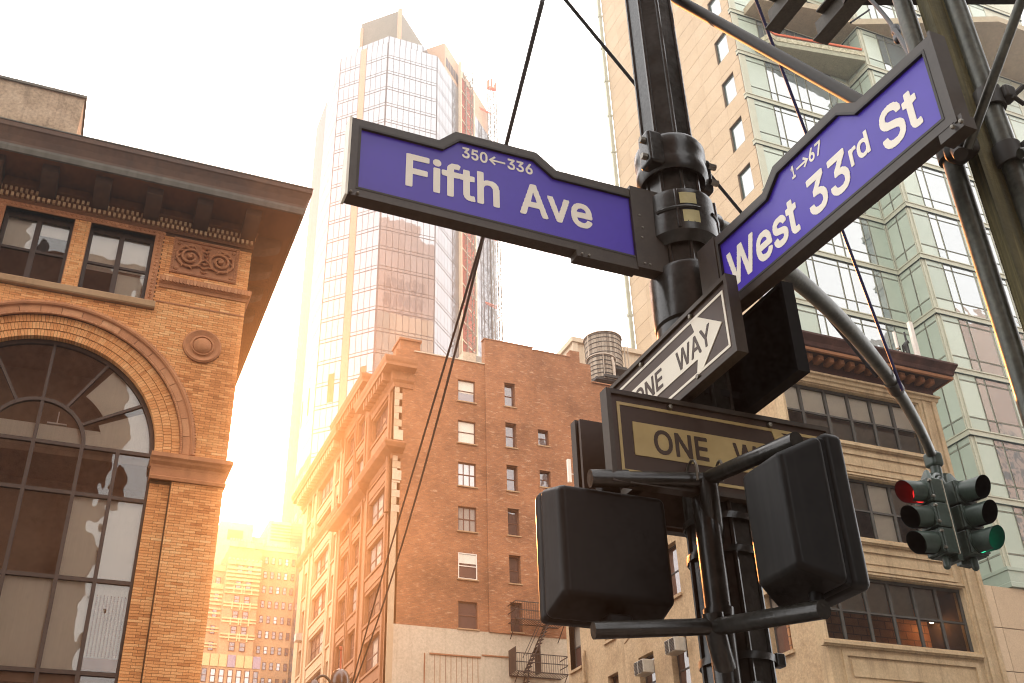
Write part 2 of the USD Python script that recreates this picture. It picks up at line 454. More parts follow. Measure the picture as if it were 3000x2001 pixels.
# street furniture
mat("black_paint", [(0, (.008, .008, .007)), (.6, (.012, .011, .009)), (1, (.024, .021, .016))], rough=.24, spec=.4, coat=.0, nscale=6, namt=.7, bump=.35, bscale=22, bdist=.004)
mat("signal_black", [(0, (.005, .005, .005)), (1, (.012, .011, .010))], rough=.40, spec=.10, nscale=8, namt=.7, bump=.25, bscale=60, bdist=.002, streak=.35, streak_col=(.05, .05, .045))
mat("sign_frame", [(0, (.022, .015, .010)), (1, (.046, .033, .022))], rough=.42, spec=.35, nscale=5, namt=.6, fine=.1)
mat("sign_blue", [(0, (.036, .012, .285)), (1, (.052, .021, .38))], rough=.40, spec=.4, nscale=2.0, namt=.7)
mat("letter_cream", [(0, (.72, .66, .54)), (1, (.80, .74, .62))], rough=.5, nscale=4)
mat("sign_dark", [(0, (.036, .021, .014)), (1, (.056, .034, .024))], rough=.38, spec=.3, nscale=3)
mat("sign_white", [(0, (.62, .56, .45)), (1, (.74, .68, .56))], rough=.45, nscale=3, namt=.7)
mat("sign_aged", [(0, (.27, .19, .07)), (.5, (.38, .28, .115)), (1, (.50, .385, .18))], rough=.30, spec=.6, nscale=3, namt=.8)
mat("tape_yellow", [(0, (.26, .22, .09)), (1, (.40, .34, .16))], rough=.5, nscale=12, namt=.9)
mat("bolt_steel", [(0, (.10, .09, .07)), (1, (.20, .18, .15))], rough=.35, metallic=.7)
mat("galv_pipe", [(0, (.020, .021, .016)), (.5, (.046, .046, .035)), (1, (.095, .09, .068))], rough=.38, metallic=.35, spec=.5, nscale=5, namt=.8, fine=.3, fscale=45, bump=.3, bscale=60, bdist=.002)
mat("old_timber", [(0, (.030, .026, .010)), (.5, (.070, .058, .022)), (1, (.15, .125, .055))], rough=.75, nscale=5, namt=1.1, stretch=(9, 9, .35), bump=.6, bscale=30)
mat("dark_steel", [(0, (.013, .011, .008)), (1, (.034, .028, .021))], rough=.55, nscale=3, namt=.8)
mat("flange_steel", [(0, (.055, .046, .034)), (1, (.10, .085, .065))], rough=.6, nscale=3, namt=.7, fine=.15)
mat("cable_black", [(0, (.012, .012, .014)), (1, (.03, .028, .028))], rough=.5)
mat("cable_blue", [(0, (.010, .010, .045)), (1, (.02, .018, .08))], rough=.45)
mat("signal_green", [(0, (.016, .026, .020)), (1, (.036, .055, .042))], rough=.42, spec=.5, nscale=9, namt=.9, fine=.2, bump=.3, bscale=70, bdist=.002)
mat("visor_black", [(0, (.006, .006, .006)), (1, (.009, .009, .009))], rough=.6, spec=.1)
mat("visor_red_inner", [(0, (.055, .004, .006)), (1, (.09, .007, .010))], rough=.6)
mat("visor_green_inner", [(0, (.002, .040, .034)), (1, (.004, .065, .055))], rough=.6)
mat("red_lamp", [(0, (.5, .02, .02)), (1, (.6, .03, .03))], emit=((1, .03, .03), .45))
mat("green_lamp", [(0, (.02, .4, .25)), (1, (.03, .5, .3))], emit=((.06, 1, .5), .55))
mat("room_bulb", [(0, (.8, .6, .4)), (1, (.8, .6, .4))], emit=((1, .55, .24), 22))
mat("dead_lamp", [(0, (.02, .02, .02)), (1, (.04, .04, .035))], rough=.2)
mat("pale_strip", [(0, (.40, .38, .30)), (1, (.60, .57, .46))], rough=.5, nscale=30, namt=1.2)
mat("lamp_dome", [(0, (.05, .022, .012)), (1, (.09, .04, .022))], rough=.25, spec=.6, coat=.4)
mat("tank_wood", [(0, (.16, .12, .085)), (.5, (.27, .21, .155)), (1, (.38, .31, .235))], rough=.85, tone=True, tone_amt=.9, nscale=1.5, namt=.5, stretch=(3, 3, .3))
mat("tank_roof", [(0, (.40, .31, .23)), (1, (.55, .45, .35))], rough=.7, nscale=1)
mat("asphalt", [(0, (.035, .035, .037)), (1, (.065, .063, .062))], rough=.9, nscale=.5, fine=.25, fscale=30)
mat("pavement_slab", [(0, (.20, .19, .175)), (1, (.30, .285, .26))], rough=.9, nscale=.6, fine=.12, fscale=20)
mat("road_paint", [(0, (.6, .6, .56)), (1, (.75, .74, .70))], rough=.7, nscale=3, fine=.2)
mat("stone_tower", [(0, (.24, .21, .19)), (1, (.32, .285, .26))], rough=.85, nscale=.15, fine=.1, fscale=1)
mat("dark_stone", [(0, (.085, .055, .042)), (1, (.14, .094, .072))], rough=.9, nscale=.12, namt=.9, fine=.15, fscale=1)
mat("violet_tile", [(0, (.30, .22, .27)), (1, (.40, .31, .35))], rough=.6, nscale=1)
mat("dentil_stone", [(0, (.50, .28, .13)), (1, (.66, .42, .22))], rough=.7, tone=True, nscale=2)
mat("tower_void", [(0, (.03, .02, .018)), (1, (.06, .04, .035))], rough=.5)


# ------------------------------------------------------------------ the setting: ground, road, pavements, haze
def setting(name, mb, m, label=None):
    p = single(name, label, None, mb, m, kind="structure")
    return p


setting("ground", MB().box(-300, 400, -300, 420, -.5, 0), "asphalt")
setting("avenue_road", MB().box(-300, 400, 4.9, 23.6, .004, .008), "asphalt")
setting("street_road", MB().box(6.8, 17.6, 23.61, 400, .004, .008), "asphalt")
for nm, (a, b, c, d) in {"near_pavement": (-300, 400, -8, 4.75), "far_pavement_south": (-300, 6.6, 23.8, 400), "far_pavement_north": (17.8, 400, 23.8, 400)}.items():
    setting(nm, MB().box(a, b, c, d, .0, .14), "pavement_slab")
lm = MB()
for k in range(-40, 60):
    for y in (9.5, 14.2, 18.9):
        lm.box(k * 6.0, k * 6.0 + 3, y - .06, y + .06, .012, .014)
setting("lane_marking", lm, "road_paint")
LOOK["haze_look"] = usdkit.material(stage, "/World/Looks/haze_look", {
    "v": ("principled_volume", {"color": (.97, .94, .91), "density": HAZE_DENSITY, "anisotropy": HAZE_G})}, [], volume="v.volume")
single("haze", "pale warm haze filling the street", "haze", MB().box(-299, 399, -299, 419, -1.6, 262), "haze_look", kind="stuff")


# ------------------------------------------------------------------ helpers for facades
def window(th, fr, u0, u1, v0, v1, sash, glass, nx=1, ny=2, deep=.16, bar=.045, blind=None, blind_mat="blind_cream", label=None, back=None, tone=None):
    """a sash window set back in its opening: window > pane (and blind)"""
    w = MB(); n = -deep
    b = bar
    w.fbox(fr, u0, u0 + b, v0, v1, n - .04, n + .03).fbox(fr, u1 - b, u1, v0, v1, n - .04, n + .03)
    w.fbox(fr, u0 + b, u1 - b, v1 - b, v1, n - .04, n + .028).fbox(fr, u0 + b, u1 - b, v0, v0 + b, n - .04, n + .034)
    for k in range(1, nx):
        x = u0 + (u1 - u0) * k / nx
        w.fbox(fr, x - b * .4, x + b * .4, v0 + b, v1 - b, n - .03, n + .020)
    for k in range(1, ny):
        y = v0 + (v1 - v0) * k / ny
        w.fbox(fr, u0 + b, u1 - b, y - b * .5, y + b * .5, n - .035, n + .024)
    p = put(th, "window", w, sash, label=label)
    t = RNG.random() if tone is None else tone
    put(p, "pane", MB().fbox(fr, u0 + b * .6, u1 - b * .6, v0 + b * .6, v1 - b * .6, n - .02, n - .005, t), glass, tone=True)
    if blind:
        a, c = blind
        put(p, "blind", MB().fbox(fr, u0 + b, u1 - b, v0 + (v1 - v0) * a, v0 + (v1 - v0) * c, n - .004, n + .004, RNG.random()), blind_mat, tone=True)
    return p


def wall(fr, outline, holes, n0, n1, mb=None):
    mb = mb or MB()
    poly = outline if hasattr(outline, "area") else rect(*outline)
    if holes:
        poly = poly.difference(unary_union(holes))
    return mb.fpoly(fr, poly, n0, n1)


# ------------------------------------------------------------------ tan brick corner building with the great arch (left)
CB = Thing("brick_corner_building", "tan brick corner building with a great arched window and deep cornice", "building", (-5, 28, 0))
A = facing_avenue(28)
AX, AZ, R0 = -1.565, 14.4, 3.055
arch_hole = unary_union([rect(AX - R0, 3.2, AX + R0, AZ), Point(AX, AZ).buffer(R0, 48)])
att = [(-3.65, -1.77, 19.13, 21.47), (-1.31, .53, 19.13, 21.47)]
att_holes = [rect(a, c, b, d) for a, b, c, d in att]
wide = unary_union([arch_hole, Point(AX, AZ).buffer(3.72, 64).intersection(rect(-9, AZ, 9, 30)), rect(2 * AX - 2.03, 3.2, 2.03, 13.6)])
put(CB, "wall", wall(A, (-14, 0, 3.43, 22.5), [wide] + att_holes, -.45, -.02), "mortar")
put(CB, "jamb_wall", MB().fbox(A, 1.50, 2.03, 3.2, 14.0, -.46, -.13).fbox(A, 2 * AX - 2.03, 2 * AX - 1.50, 3.2, 14.0, -.46, -.13), "mortar")
put(CB, "flank_wall", MB().box(2.98, 3.428, 28.46, 62, 0, 22.5), "tan_brick_flank")
put(CB, "rear_wall", MB().box(-14, 2.97, 61.5, 62, 0, 22.5), "tan_brick_side")
put(CB, "roof", MB().box(-14, 3.40, 28.02, 62, 22.5, 22.62), "stained_concrete")
put(CB, "brick_face", MB().fbox(A, -14, -5.62, 0, 21.6, -.0195, 0).fbox(A, -5.62, 3.43, 0, 6, -.0195, 0), "tan_brick_side")
# brick courses one brick at a time
sill = rect(-3.95, 18.84, .85, 19.13)
orn = rect(-3.87, 18.84, .77, 21.69)
panel = rect(1.08, 20.27, 3.06, 21.56)
string = rect(.86, 19.72, 3.5, 20.10)
ring = Point(AX, AZ).buffer(4.10, 64).intersection(rect(-9, AZ, 9, 30))
impost = rect(1.49, 13.58, 3.6, 14.36)
groove = rect(1.99, 3, 2.06, 13.58)
jamb = rect(1.40, 3, 2.03, 13.58)
boss = Point(2.34, 17.9).buffer(.55, 24)
L_ = [affinity.scale(x, -1, 1, origin=(AX, 0)) for x in (impost, jamb, groove)]
taken = unary_union([arch_hole, sill, orn, panel, string, ring, impost, groove, jamb, boss] + L_)
from shapely.prepared import prep
tk = prep(taken)
bricks = []
rh, bl, jt = .0755, .292, .009
for row in range(int((21.62 - 6.0) / rh)):
    z = 6.0 + row * rh
    u = -5.62 - (bl / 2 if row % 2 else 0)
    while u < 3.43:
        a, b = max(u, -5.62), min(u + bl - jt, 3.429)
        u += bl
        if b - a < .04:
            continue
        cell = rect(a, z, b, z + rh - jt)
        proud = RNG.uniform(-.004, .003)
        t = min(1, max(0, RNG.gauss(.5, .2)))
        if tk.contains(cell):
            continue
        if tk.intersects(cell):
            q = cell.difference(taken)
            if q.area < .002:
                continue
            bricks.append(MB().fpoly(A, q.buffer(0), -.0205, proud, t))
        else:
            bricks.append(MB().fbox(A, a, b, z, z + rh - jt, -.0205, proud, t))
pieces(CB, "brick", bricks, "tan_brick", "brick_courses", 300)
# recessed jamb beside the window, in brick courses
jb = []
for row in range(int((13.58 - 4) / rh)):
    z = 4 + row * rh
    for s, (a, b) in enumerate(((1.505, 1.74), (1.75, 2.025)) if row % 2 else ((1.505, 1.85), (1.86, 2.025))):
        for m in (0, 1):
            x0, x1 = (a, b) if not m else (2 * AX - b, 2 * AX - a)
            jb.append(MB().fbox(A, x0, x1, z, z + rh - jt, -.15, -.112 + RNG.uniform(-.004, .003), min(1, max(0, RNG.gauss(.42, .2)))))
pieces(CB, "jamb_brick", jb, "tan_brick", "jamb_bricks", 120)
# the arch: brick ring, bead, terracotta blocks, outer roll
vs = []
for ring_r, (ra, rb) in enumerate(((3.06, 3.26), (3.27, 3.48), (3.49, 3.70))):
    n_ = 118
    for k in range(n_):
        a0, a1 = math.pi * (k + .06) / n_, math.pi * (k + .94) / n_
        if ring_r == 1:
            a0 += math.pi * .5 / n_; a1 += math.pi * .5 / n_
        q = Polygon([(AX + r * math.cos(w), AZ + r * math.sin(w)) for r, w in ((ra, a0), (rb, a0), (rb, a1), (ra, a1))])
        vs.append(MB().fpoly(A, q, -.30, -.085 + .02 * ring_r + RNG.uniform(-.004, .004), min(1, max(0, RNG.gauss(.5, .17)))))
pieces(CB, "voussoir", vs, "tan_brick", "voussoir_ring", 150)
put(CB, "arch_mortar", MB().fpoly(A, Point(AX, AZ).buffer(3.72, 64).difference(Point(AX, AZ).buffer(3.07, 64)).intersection(rect(-9, AZ, 9, 30)), -.42, -.10), "mortar")


def arc_roll(r, rad, n, a0=0, a1=math.pi, k=60):
    return [A.pts(np.array([AX + r * math.cos(w), AZ + r * math.sin(w), n])) for w in np.linspace(a0, a1, k)]


blk = []
for k in range(22):
    a0, a1 = math.pi * (k + .015) / 22, math.pi * (k + .985) / 22
    ws = np.linspace(a0, a1, 5)
    q = Polygon([(AX + 3.775 * math.cos(w), AZ + 3.775 * math.sin(w)) for w in ws] + [(AX + 3.955 * math.cos(w), AZ + 3.955 * math.sin(w)) for w in ws[::-1]])
    blk.append(MB().fpoly(A, q, -.1, .045, RNG.random()))
pieces(CB, "archivolt_block", blk, "terracotta", "archivolt_blocks", 40)
put(CB, "inner_bead", MB().tube(arc_roll(3.735, 0, .02), .04, 8), "terracotta", smooth=40)
put(CB, "outer_roll", MB().tube(arc_roll(4.03, 0, .05), .065, 8).tube(arc_roll(3.97, 0, .03), .028, 6), "terracotta", smooth=40)
bd = MB()
for r_b, nb, sz in ((3.735, 190, .024), (4.095, 150, .030)):
    for k in range(nb):
        w = math.pi * (k + .5) / nb
        c_ = (AX + r_b * math.cos(w), AZ + r_b * math.sin(w))
        s_ = sz
        bd.fbox(A, c_[0] - s_, c_[0] + s_, c_[1] - s_, c_[1] + s_, .0, .085 if r_b > 4 else .07, RNG.random())
put(CB, "bead_row", bd, "terracotta", kind="stuff", tone=True)
# capital band at the springing, both sides
for sgn in (0, 1):
    x0, x1 = (1.5, 3.43) if not sgn else (2 * AX - 3.43, 2 * AX - 1.5)
    cm = MB()
    prof = [(-.3, 13.95), (.02, 13.95), (.03, 14.02), (.10, 14.10), (.12, 14.16), (.17, 14.22), (.17, 14.34), (-.3, 14.36)]
    if not sgn:
        cm.sweep([(1.42, 28), (3.43, 28), (3.43, 40)], prof)
        cm.sweep([(1.46, 28), (3.43, 28), (3.43, 40)], [(-.3, 13.60), (.045, 13.60), (.06, 13.68), (.015, 13.72), (.015, 13.95), (-.3, 13.95)])
        cm.fbox(A, 1.99, 2.05, 13.62, 13.96, .0, .02)
    else:
        cm.sweep([(-7, 28), (x1, 28)], prof)
        cm.sweep([(-7, 28), (x1, 28)], [(-.3, 13.60), (.045, 13.60), (.06, 13.68), (.015, 13.72), (.015, 13.95), (-.3, 13.95)])
    put(CB, "capital_band", cm, "terracotta", label=None)
put(CB, "pilaster_groove", MB().fbox(A, 2.03, 2.055, 3, 13.6, -.12, -.06), "mortar")
# attic windows in their carved surround
for i, (a, b, c, d) in enumerate(att):
    f = MB(); n = -.30
    mid = (a + b) / 2
    for x0, x1, z0, z1 in ((a, a + .10, c, d), (b - .10, b, c, d), (a + .1, b - .1, d - .14, d), (a + .1, b - .1, c, c + .08), (mid - .075, mid + .075, c + .08, d - .14)):
        f.fbox(A, x0, x1, z0, z1, n - .06, n + .05)
    zm = c + 1.12
    for x0, x1 in ((a + .1, mid - .075), (mid + .075, b - .1)):
        f.fbox(A, x0, x1, zm - .035, zm + .035, n - .05, n + .035)
    w = put(CB, "attic_window", f, "bronze_frame")
    for k, (x0, x1) in enumerate(((a + .09, mid - .07), (mid + .07, b - .09))):
        for z0, z1 in ((c + .07, zm), (zm, d - .13)):
            put(w, "pane", MB().sheet(A, x0, x1, z0, z1, n - .01), "window_glass")
    bl_ = [[(.12, 1.0)], [(.72, 1.0)]] if i == 0 else [[(.42, 1.0)], [(.02, 1.0)]]
    for k, (x0, x1) in enumerate(((a + .09, mid - .07), (mid + .07, b - .09))):
        lo, hi = bl_[k][0] if i else ((.55, 1.0), (.78, .97))[k]
        put(w, "blind", MB().fbox(A, x0, x1, c + (d - c) * lo, c + (d - c) * hi, n - .16, n - .15, .8), "blind_cream", tone=True)
        if i == 1 and k == 1:
            put(w, "blind_rail", MB().fbox(A, x0, x1, zm - .12, zm - .04, n - .145, n - .13), "room_wall")
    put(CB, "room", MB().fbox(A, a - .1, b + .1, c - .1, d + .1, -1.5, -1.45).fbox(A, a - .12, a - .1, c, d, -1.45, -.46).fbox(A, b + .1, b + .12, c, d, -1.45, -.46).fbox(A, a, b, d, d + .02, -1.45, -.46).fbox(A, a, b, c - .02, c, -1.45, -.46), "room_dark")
    put(CB, "window_reveal", MB().fpoly(A, rect(a - .02, c - .02, b + .02, d + .02).difference(rect(a, c, b, d)), -.44, .012), "terracotta")
fr_ = MB().fpoly(A, orn.difference(unary_union([rect(-3.67, 18.8, .55, 21.49)])), -.03, .018)
put(CB, "carved_surround", fr_, "terracotta")
relief = MB()
for k in range(34):
    u = -3.80 + k * .1385
    relief.lathe([(.055, 0), (.045, .02), (.022, .028), (.020, .012), (.001, .014)], (u, 21.59, .017), 8, A, RNG.random())
for k in range(20):
    for u in (-3.77, .66):
        relief.lathe([(.055, 0), (.045, .02), (.022, .028), (.020, .012), (.001, .014)], (u, 19.0 + k * .128, .017), 8, A, RNG.random())
put(CB, "carved_rosette", relief, "terracotta", kind="stuff", tone=True)
pb = []
for row in range(31):
    z = 19.14 + row * rh
    for a, b in ((-1.765, -1.55), (-1.545, -1.315)) if row % 2 else ((-1.765, -1.66), (-1.65, -1.43), (-1.42, -1.315)):
        pb.append(MB().fbox(A, a, b, z, z + rh - jt, -.03, .006 + RNG.uniform(-.003, .003), min(1, max(0, RNG.gauss(.6, .16)))))
pieces(CB, "pier_brick", pb, "tan_brick", "pier_bricks", 80)
put(CB, "window_sill", MB().sweep([(-3.95, 28), (.85, 28)], [(-.1, 18.84), (.10, 18.86), (.13, 18.90), (.13, 19.06), (.10, 19.10), (-.1, 19.12)]), "sill_stone")
# scroll panel
ps = MB()
put(CB, "relief_panel", MB().fpoly(A, panel, -.03, -.005), "terracotta")
for (x0, x1, z0, z1) in ((1.08, 3.06, 21.47, 21.56), (1.08, 3.06, 20.27, 20.36), (1.08, 1.17, 20.36, 21.47), (2.97, 3.06, 20.36, 21.47)):
    ps.fbox(A, x0, x1, z0, z1, -.01, .035)
put(CB, "panel_frame", ps, "terracotta")
sc = MB()
for cx, sg in ((1.62, 1), (2.52, -1)):
    pts = []
    for t in np.linspace(0, 1, 46):
        r = .40 * (1 - t) ** .85 + .03
        w = sg * (t * 4.6 * math.pi) + (math.pi * .5 if sg > 0 else math.pi * .5)
        pts.append(A.pts(np.array([cx + r * math.cos(w), 20.91 + r * .98 * math.sin(w), .03 + .05 * t])))
    sc.tube(pts, np.linspace(.036, .05, 46), 7)
    sc.lathe([(.085, .0), (.08, .09), (.05, .125), (.001, .13)], (cx, 20.91, 0), 12, A)
    for k in range(9):
        w = 2 * math.pi * k / 9 + .2
        c_ = np.array([cx + .30 * math.cos(w), 20.91 + .30 * math.sin(w), .02])
        e_ = np.array([cx + .47 * math.cos(w + sg * .55), 20.91 + .44 * math.sin(w + sg * .55), .045])
        sc.tube([A.pts(c_), A.pts((c_ + e_) / 2 + [0, 0, .03]), A.pts(e_)], [.03, .034, .012], 6)
for k in range(7):
    z = 20.42 + k * .15
    wd = .10 + .05 * math.sin(k * 1.3)
    sc.tube([A.pts(np.array([2.07 - wd, z + .07, .01])), A.pts(np.array([2.07, z, .06])), A.pts(np.array([2.07 + wd, z + .07, .01]))], [.018, .04, .018], 6)
for cx, cz in ((1.25, 20.45), (1.25, 21.38), (2.89, 20.45), (2.89, 21.38), (2.07, 21.36)):
    sc.lathe([(.07, 0), (.06, .03), (.02, .05), (.001, .05)], (cx, cz, -.005), 7, A)
put(CB, "scroll_carving", sc, "terracotta", smooth=40)
bb = MB()
for k in range(36):
    u = 1.12 + k * .0535
    for z in (20.315, 21.515):
        bb.fbox(A, u, u + .03, z - .018, z + .018, .03, .055)
for k in range(20):
    z = 20.39 + k * .0545
    for u in (1.11, 2.995):
        bb.fbox(A, u, u + .036, z, z + .03, .03, .055)
put(CB, "panel_beading", bb, "terracotta", kind="stuff")
put(CB, "string_course", MB().sweep([(.86, 28), (3.43, 28), (3.43, 40)], [(-.05, 19.66), (.03, 19.68), (.04, 19.78), (.10, 19.84), (.13, 19.95), (.13, 20.04), (.04, 20.09), (-.05, 20.1)]), "terracotta")
lf = MB()
for k in range(26):
    u = .92 + k * .101
    lf.fpoly(A, Polygon([(u, 19.86), (u + .07, 19.84), (u + .09, 19.98), (u + .04, 20.05), (u, 19.98)]), .09, .155, RNG.random())
put(CB, "string_leaf", lf, "terracotta", kind="stuff", tone=True)
put(CB, "lower_string", MB().sweep([(.86, 28), (3.43, 28)], [(-.02, 19.16), (.014, 19.16), (.014, 19.20), (-.02, 19.2)]), "terracotta")
put(CB, "round_boss", MB().lathe([(.001, -.02), (.535, -.02), (.55, .05), (.50, .085), (.44, .06), (.36, .035), (.33, .05), (.315, .085), (.285, .09), (.27, .05), (.26, .07), (.2, .13), (.1, .165), (.001, .175)], (2.34, 17.9, 0), 40, A), "terracotta", smooth=35)
# dentil courses, frieze, brackets, cornice
dn = MB()
for rowz, off in ((21.80, 0), (22.0, .07)):
    for k in range(64):
        u = -5.6 + k * .142 + off
        if u + .08 < 3.5:
            dn.fbox(A, u, u + .072, rowz, rowz + .13, .0, .10, RNG.random())
put(CB, "dentil_course", dn, "dentil_stone", kind="stuff", tone=True)
PATH = [(-14, 28), (3.43, 28), (3.43, 62)]
put(CB, "dentil_band", MB().sweep(PATH, [(-.05, 21.66), (.03, 21.66), (.045, 21.74), (.02, 21.79), (.02, 22.17), (.05, 22.17), (.12, 22.21), (.12, 22.27), (-.05, 22.28)]), "soffit_wood")
put(CB, "frieze", MB().sweep(PATH, [(-.05, 22.28), (.03, 22.28), (.03, 22.5), (-.05, 22.52)]), "soffit_wood")
put(CB, "soffit", MB().sweep(PATH, [(-.04, 22.52), (1.30, 22.52), (1.30, 22.60), (-.04, 22.61)]), "soffit_wood")
for k in range(7):
    u = 3.24 - .7375 - k * 1.475
    put(CB, "frieze_panel", MB().fbox(A, u - .46, u + .46, 22.285, 22.46, .03, .11), "soffit_wood")
put(CB, "cornice", MB().sweep(PATH, [(1.18, 22.50), (1.22, 22.50), (1.25, 22.60), (1.31, 22.66), (1.31, 22.80), (1.36, 23.0), (1.43, 23.2), (1.46, 23.24), (1.46, 23.40), (-.2, 23.42), (-.2, 22.62), (1.2, 22.62)]), "cornice_metal")
put(CB, "cornice_band", MB().sweep(PATH, [(1.225, 22.47), (1.295, 22.47), (1.325, 22.62), (1.325, 22.70), (1.27, 22.70), (1.225, 22.55)]), "gutter_metal")
put(CB, "gutter_edge", MB().sweep(PATH, [(1.40, 23.41), (1.475, 23.405), (1.475, 23.44), (1.40, 23.46)]), "gutter_metal")
bprof = [(.0, 21.98), (.16, 22.0), (.5, 22.08), (.82, 22.22), (.95, 22.30), (.95, 22.53), (.0, 22.53)]
for k in range(7):
    u = 3.24 - k * 1.475
    g = MB()
    g.fpoly(Fr((u - .23, 28, 0), (0, -1, 0), Zv, (1, 0, 0)), Polygon(bprof), 0, .46)
    put(CB, "bracket", g, "cornice_metal")
for k in range(20):
    g = MB(); y = 28.35 + k * 1.475
    g.fpoly(Fr((3.43, y, 0), (1, 0, 0), Zv, (0, 1, 0)), Polygon(bprof), 0, .46)
    if k < 4:
        put(CB, "bracket", g, "cornice_metal")
# the great window
gf = MB(); N_ = -.36
cols = [-4.62, -3.70, -2.79, -1.57, -.35, .57, 1.49]
rows_ = [3.4, 5.6, 7.05, 8.46, 10.78, 13.05, 14.4]
for u in cols:
    gf.fbox(A, u - .05, u + .05, 3.2, 14.38, N_ - .06, N_ + .06)
for z in rows_:
    gf.fbox(A, -4.6, 1.47, z - .05, z + .05, N_ - .055, N_ + .052)
for a, b in ((3.055, 2.94), (1.28, 1.18)):
    gf.fpoly(A, Point(AX, AZ).buffer(a, 48).difference(Point(AX, AZ).buffer(b, 48)).intersection(rect(-9, AZ, 9, 30)), N_ - .06, N_ + .056)
for k in range(1, 6):
    w = math.pi * k / 6
    q = LineString([(AX + r * math.cos(w), AZ + r * math.sin(w)) for r in (1.24, 3.0)]).buffer(.038, cap_style=2)
    gf.fpoly(A, q, N_ - .05, N_ + .048)
gf.fbox(A, AX - .045, AX + .045, AZ, AZ + 1.2, N_ - .05, N_ + .047)
GW = put(CB, "arched_window", gf, "bronze_frame")
for i in range(6):
    for j in range(6):
        put(GW, "pane", MB().sheet(A, cols[i] + .03, cols[i + 1] - .03, rows_[j] + .03, rows_[j + 1] - .03, N_ - .012 + RNG.uniform(-.003, .003)), "window_glass")
sect = lambda ra, rb, a0, a1: Polygon([(AX + r * math.cos(w), AZ + r * math.sin(w)) for r, ws in ((ra, np.linspace(a0, a1, 10)), (rb, np.linspace(a1, a0, 10))) for w in ws])
for k in range(6):
    put(GW, "pane", MB().psheet(A, sect(1.25, 2.97, math.pi * k / 6 + .01, math.pi * (k + 1) / 6 - .01), N_ - .012), "window_glass")
for k in range(2):
    put(GW, "pane", MB().psheet(A, sect(.02, 1.2, math.pi * k / 2 + .02, math.pi * (k + 1) / 2 - .02), N_ - .012), "window_glass")
# what stands behind the panes: shades, ledge, back wall
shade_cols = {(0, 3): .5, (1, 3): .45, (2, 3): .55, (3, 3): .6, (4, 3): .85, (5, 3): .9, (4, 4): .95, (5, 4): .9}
for (i, j), t in shade_cols.items():
    z1 = rows_[j + 1]
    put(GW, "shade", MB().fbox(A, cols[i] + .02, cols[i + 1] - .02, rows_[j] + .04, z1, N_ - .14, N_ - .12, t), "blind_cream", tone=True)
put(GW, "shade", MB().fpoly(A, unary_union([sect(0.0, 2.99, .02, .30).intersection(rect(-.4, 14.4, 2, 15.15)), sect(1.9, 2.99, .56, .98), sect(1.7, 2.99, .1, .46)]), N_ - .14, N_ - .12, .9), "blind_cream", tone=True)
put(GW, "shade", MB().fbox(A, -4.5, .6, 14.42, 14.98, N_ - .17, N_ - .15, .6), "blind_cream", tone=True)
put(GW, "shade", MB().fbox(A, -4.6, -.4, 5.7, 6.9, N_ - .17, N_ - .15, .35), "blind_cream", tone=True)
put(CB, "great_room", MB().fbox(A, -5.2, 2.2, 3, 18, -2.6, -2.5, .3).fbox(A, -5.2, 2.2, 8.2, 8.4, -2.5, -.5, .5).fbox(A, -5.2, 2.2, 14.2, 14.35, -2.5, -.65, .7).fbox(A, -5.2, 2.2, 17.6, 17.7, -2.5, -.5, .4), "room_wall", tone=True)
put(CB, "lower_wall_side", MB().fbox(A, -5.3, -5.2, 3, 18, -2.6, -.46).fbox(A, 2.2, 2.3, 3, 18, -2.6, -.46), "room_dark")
ch = MB()
for k in range(9):
    x, y = .70 + .085 * k, 28.425 + .02 * (k % 2)
    for q in range(30):
        ch.lathe([(.001, .026), (.020, 0), (.001, -.026)], (x, y, 8.92 + q * .052), 6)
put(CB, "bead_curtain", ch, "ornate_brown", kind="stuff")
put(CB, "curtain_pelmet", MB().fbox(A, .62, 1.44, 8.56, 8.86, N_ - .115, N_ - .06), "ornate_brown")
put(CB, "ceiling_fitting", MB().fbox(A, -1.35, -.85, 15.05, 15.09, -.9, -.55).fbox(A, -1.12, -1.09, 15.09, 15.5, -.75, -.7).fbox(A, -1.25, -.95, 14.86, 15.0, -.9, -.7), "white_sash")
# roof house
put(CB, "roof_house", MB().box(-13, -2.62, 32, 44, 22.62, 29.62), "stained_concrete")
put(CB, "roof_house_coping", MB().box(-13.1, -2.56, 31.93, 44.1, 29.62, 29.72), "gutter_metal")

# ------------------------------------------------------------------ red brick loft building across the side street
YB, XB = 58.0, 17.06
BL = Thing("brick_loft_building", "red brown brick loft building with blank side wall, quoins and a cream painted base", "building", (17, 58, 0))
B = facing_avenue(YB)
wins = []
for t in (36.15, 33.12, 30.14, 27.15, 24.12, 21.13):
    wins.append((21.36, 22.58, t - 1.62, t, "w1"))
for t in (36.45, 33.44, 30.38, 27.38, 24.30, 21.33):
    wins.append((24.66, 25.43, t - 1.78, t, "w2"))
for t in (33.35, 30.37, 27.3, 24.3):
    wins.append((27.03, 27.80, t - 1.15, t, "w3"))
holes = [rect(a, c, b, d) for a, b, c, d, k in wins]
put(BL, "wall", wall(B, (17.06, 19.42, 23.28, 37.62), holes, -.5, 0), "red_brick")
put(BL, "wall", wall(B, (23.28, 19.42, 26.86, 39.6), holes, -.5, .10), "red_brick")
step = unary_union([rect(26.86, 19.42, 29.8, 39.46), rect(29.8, 19.42, 30.53, 40.06), rect(30.53, 19.42, 31.36, 39.15), rect(31.36, 19.42, 38.5, 37.7)])
put(BL, "wall", wall(B, step, holes, -.5, .05), "red_brick")
put(BL, "base_wall", MB().fbox(B, 17.06, 38.5, 0, 19.42, -.5, .03), "cream_paint", label="cream painted lower part of the brick side wall")
tr = MB()
tr.fbox(B, 19.6, 22.75, 17.86, 17.94, .03, .09).fbox(B, 22.8, 24.9, 18.0, 18.08, .03, .08)
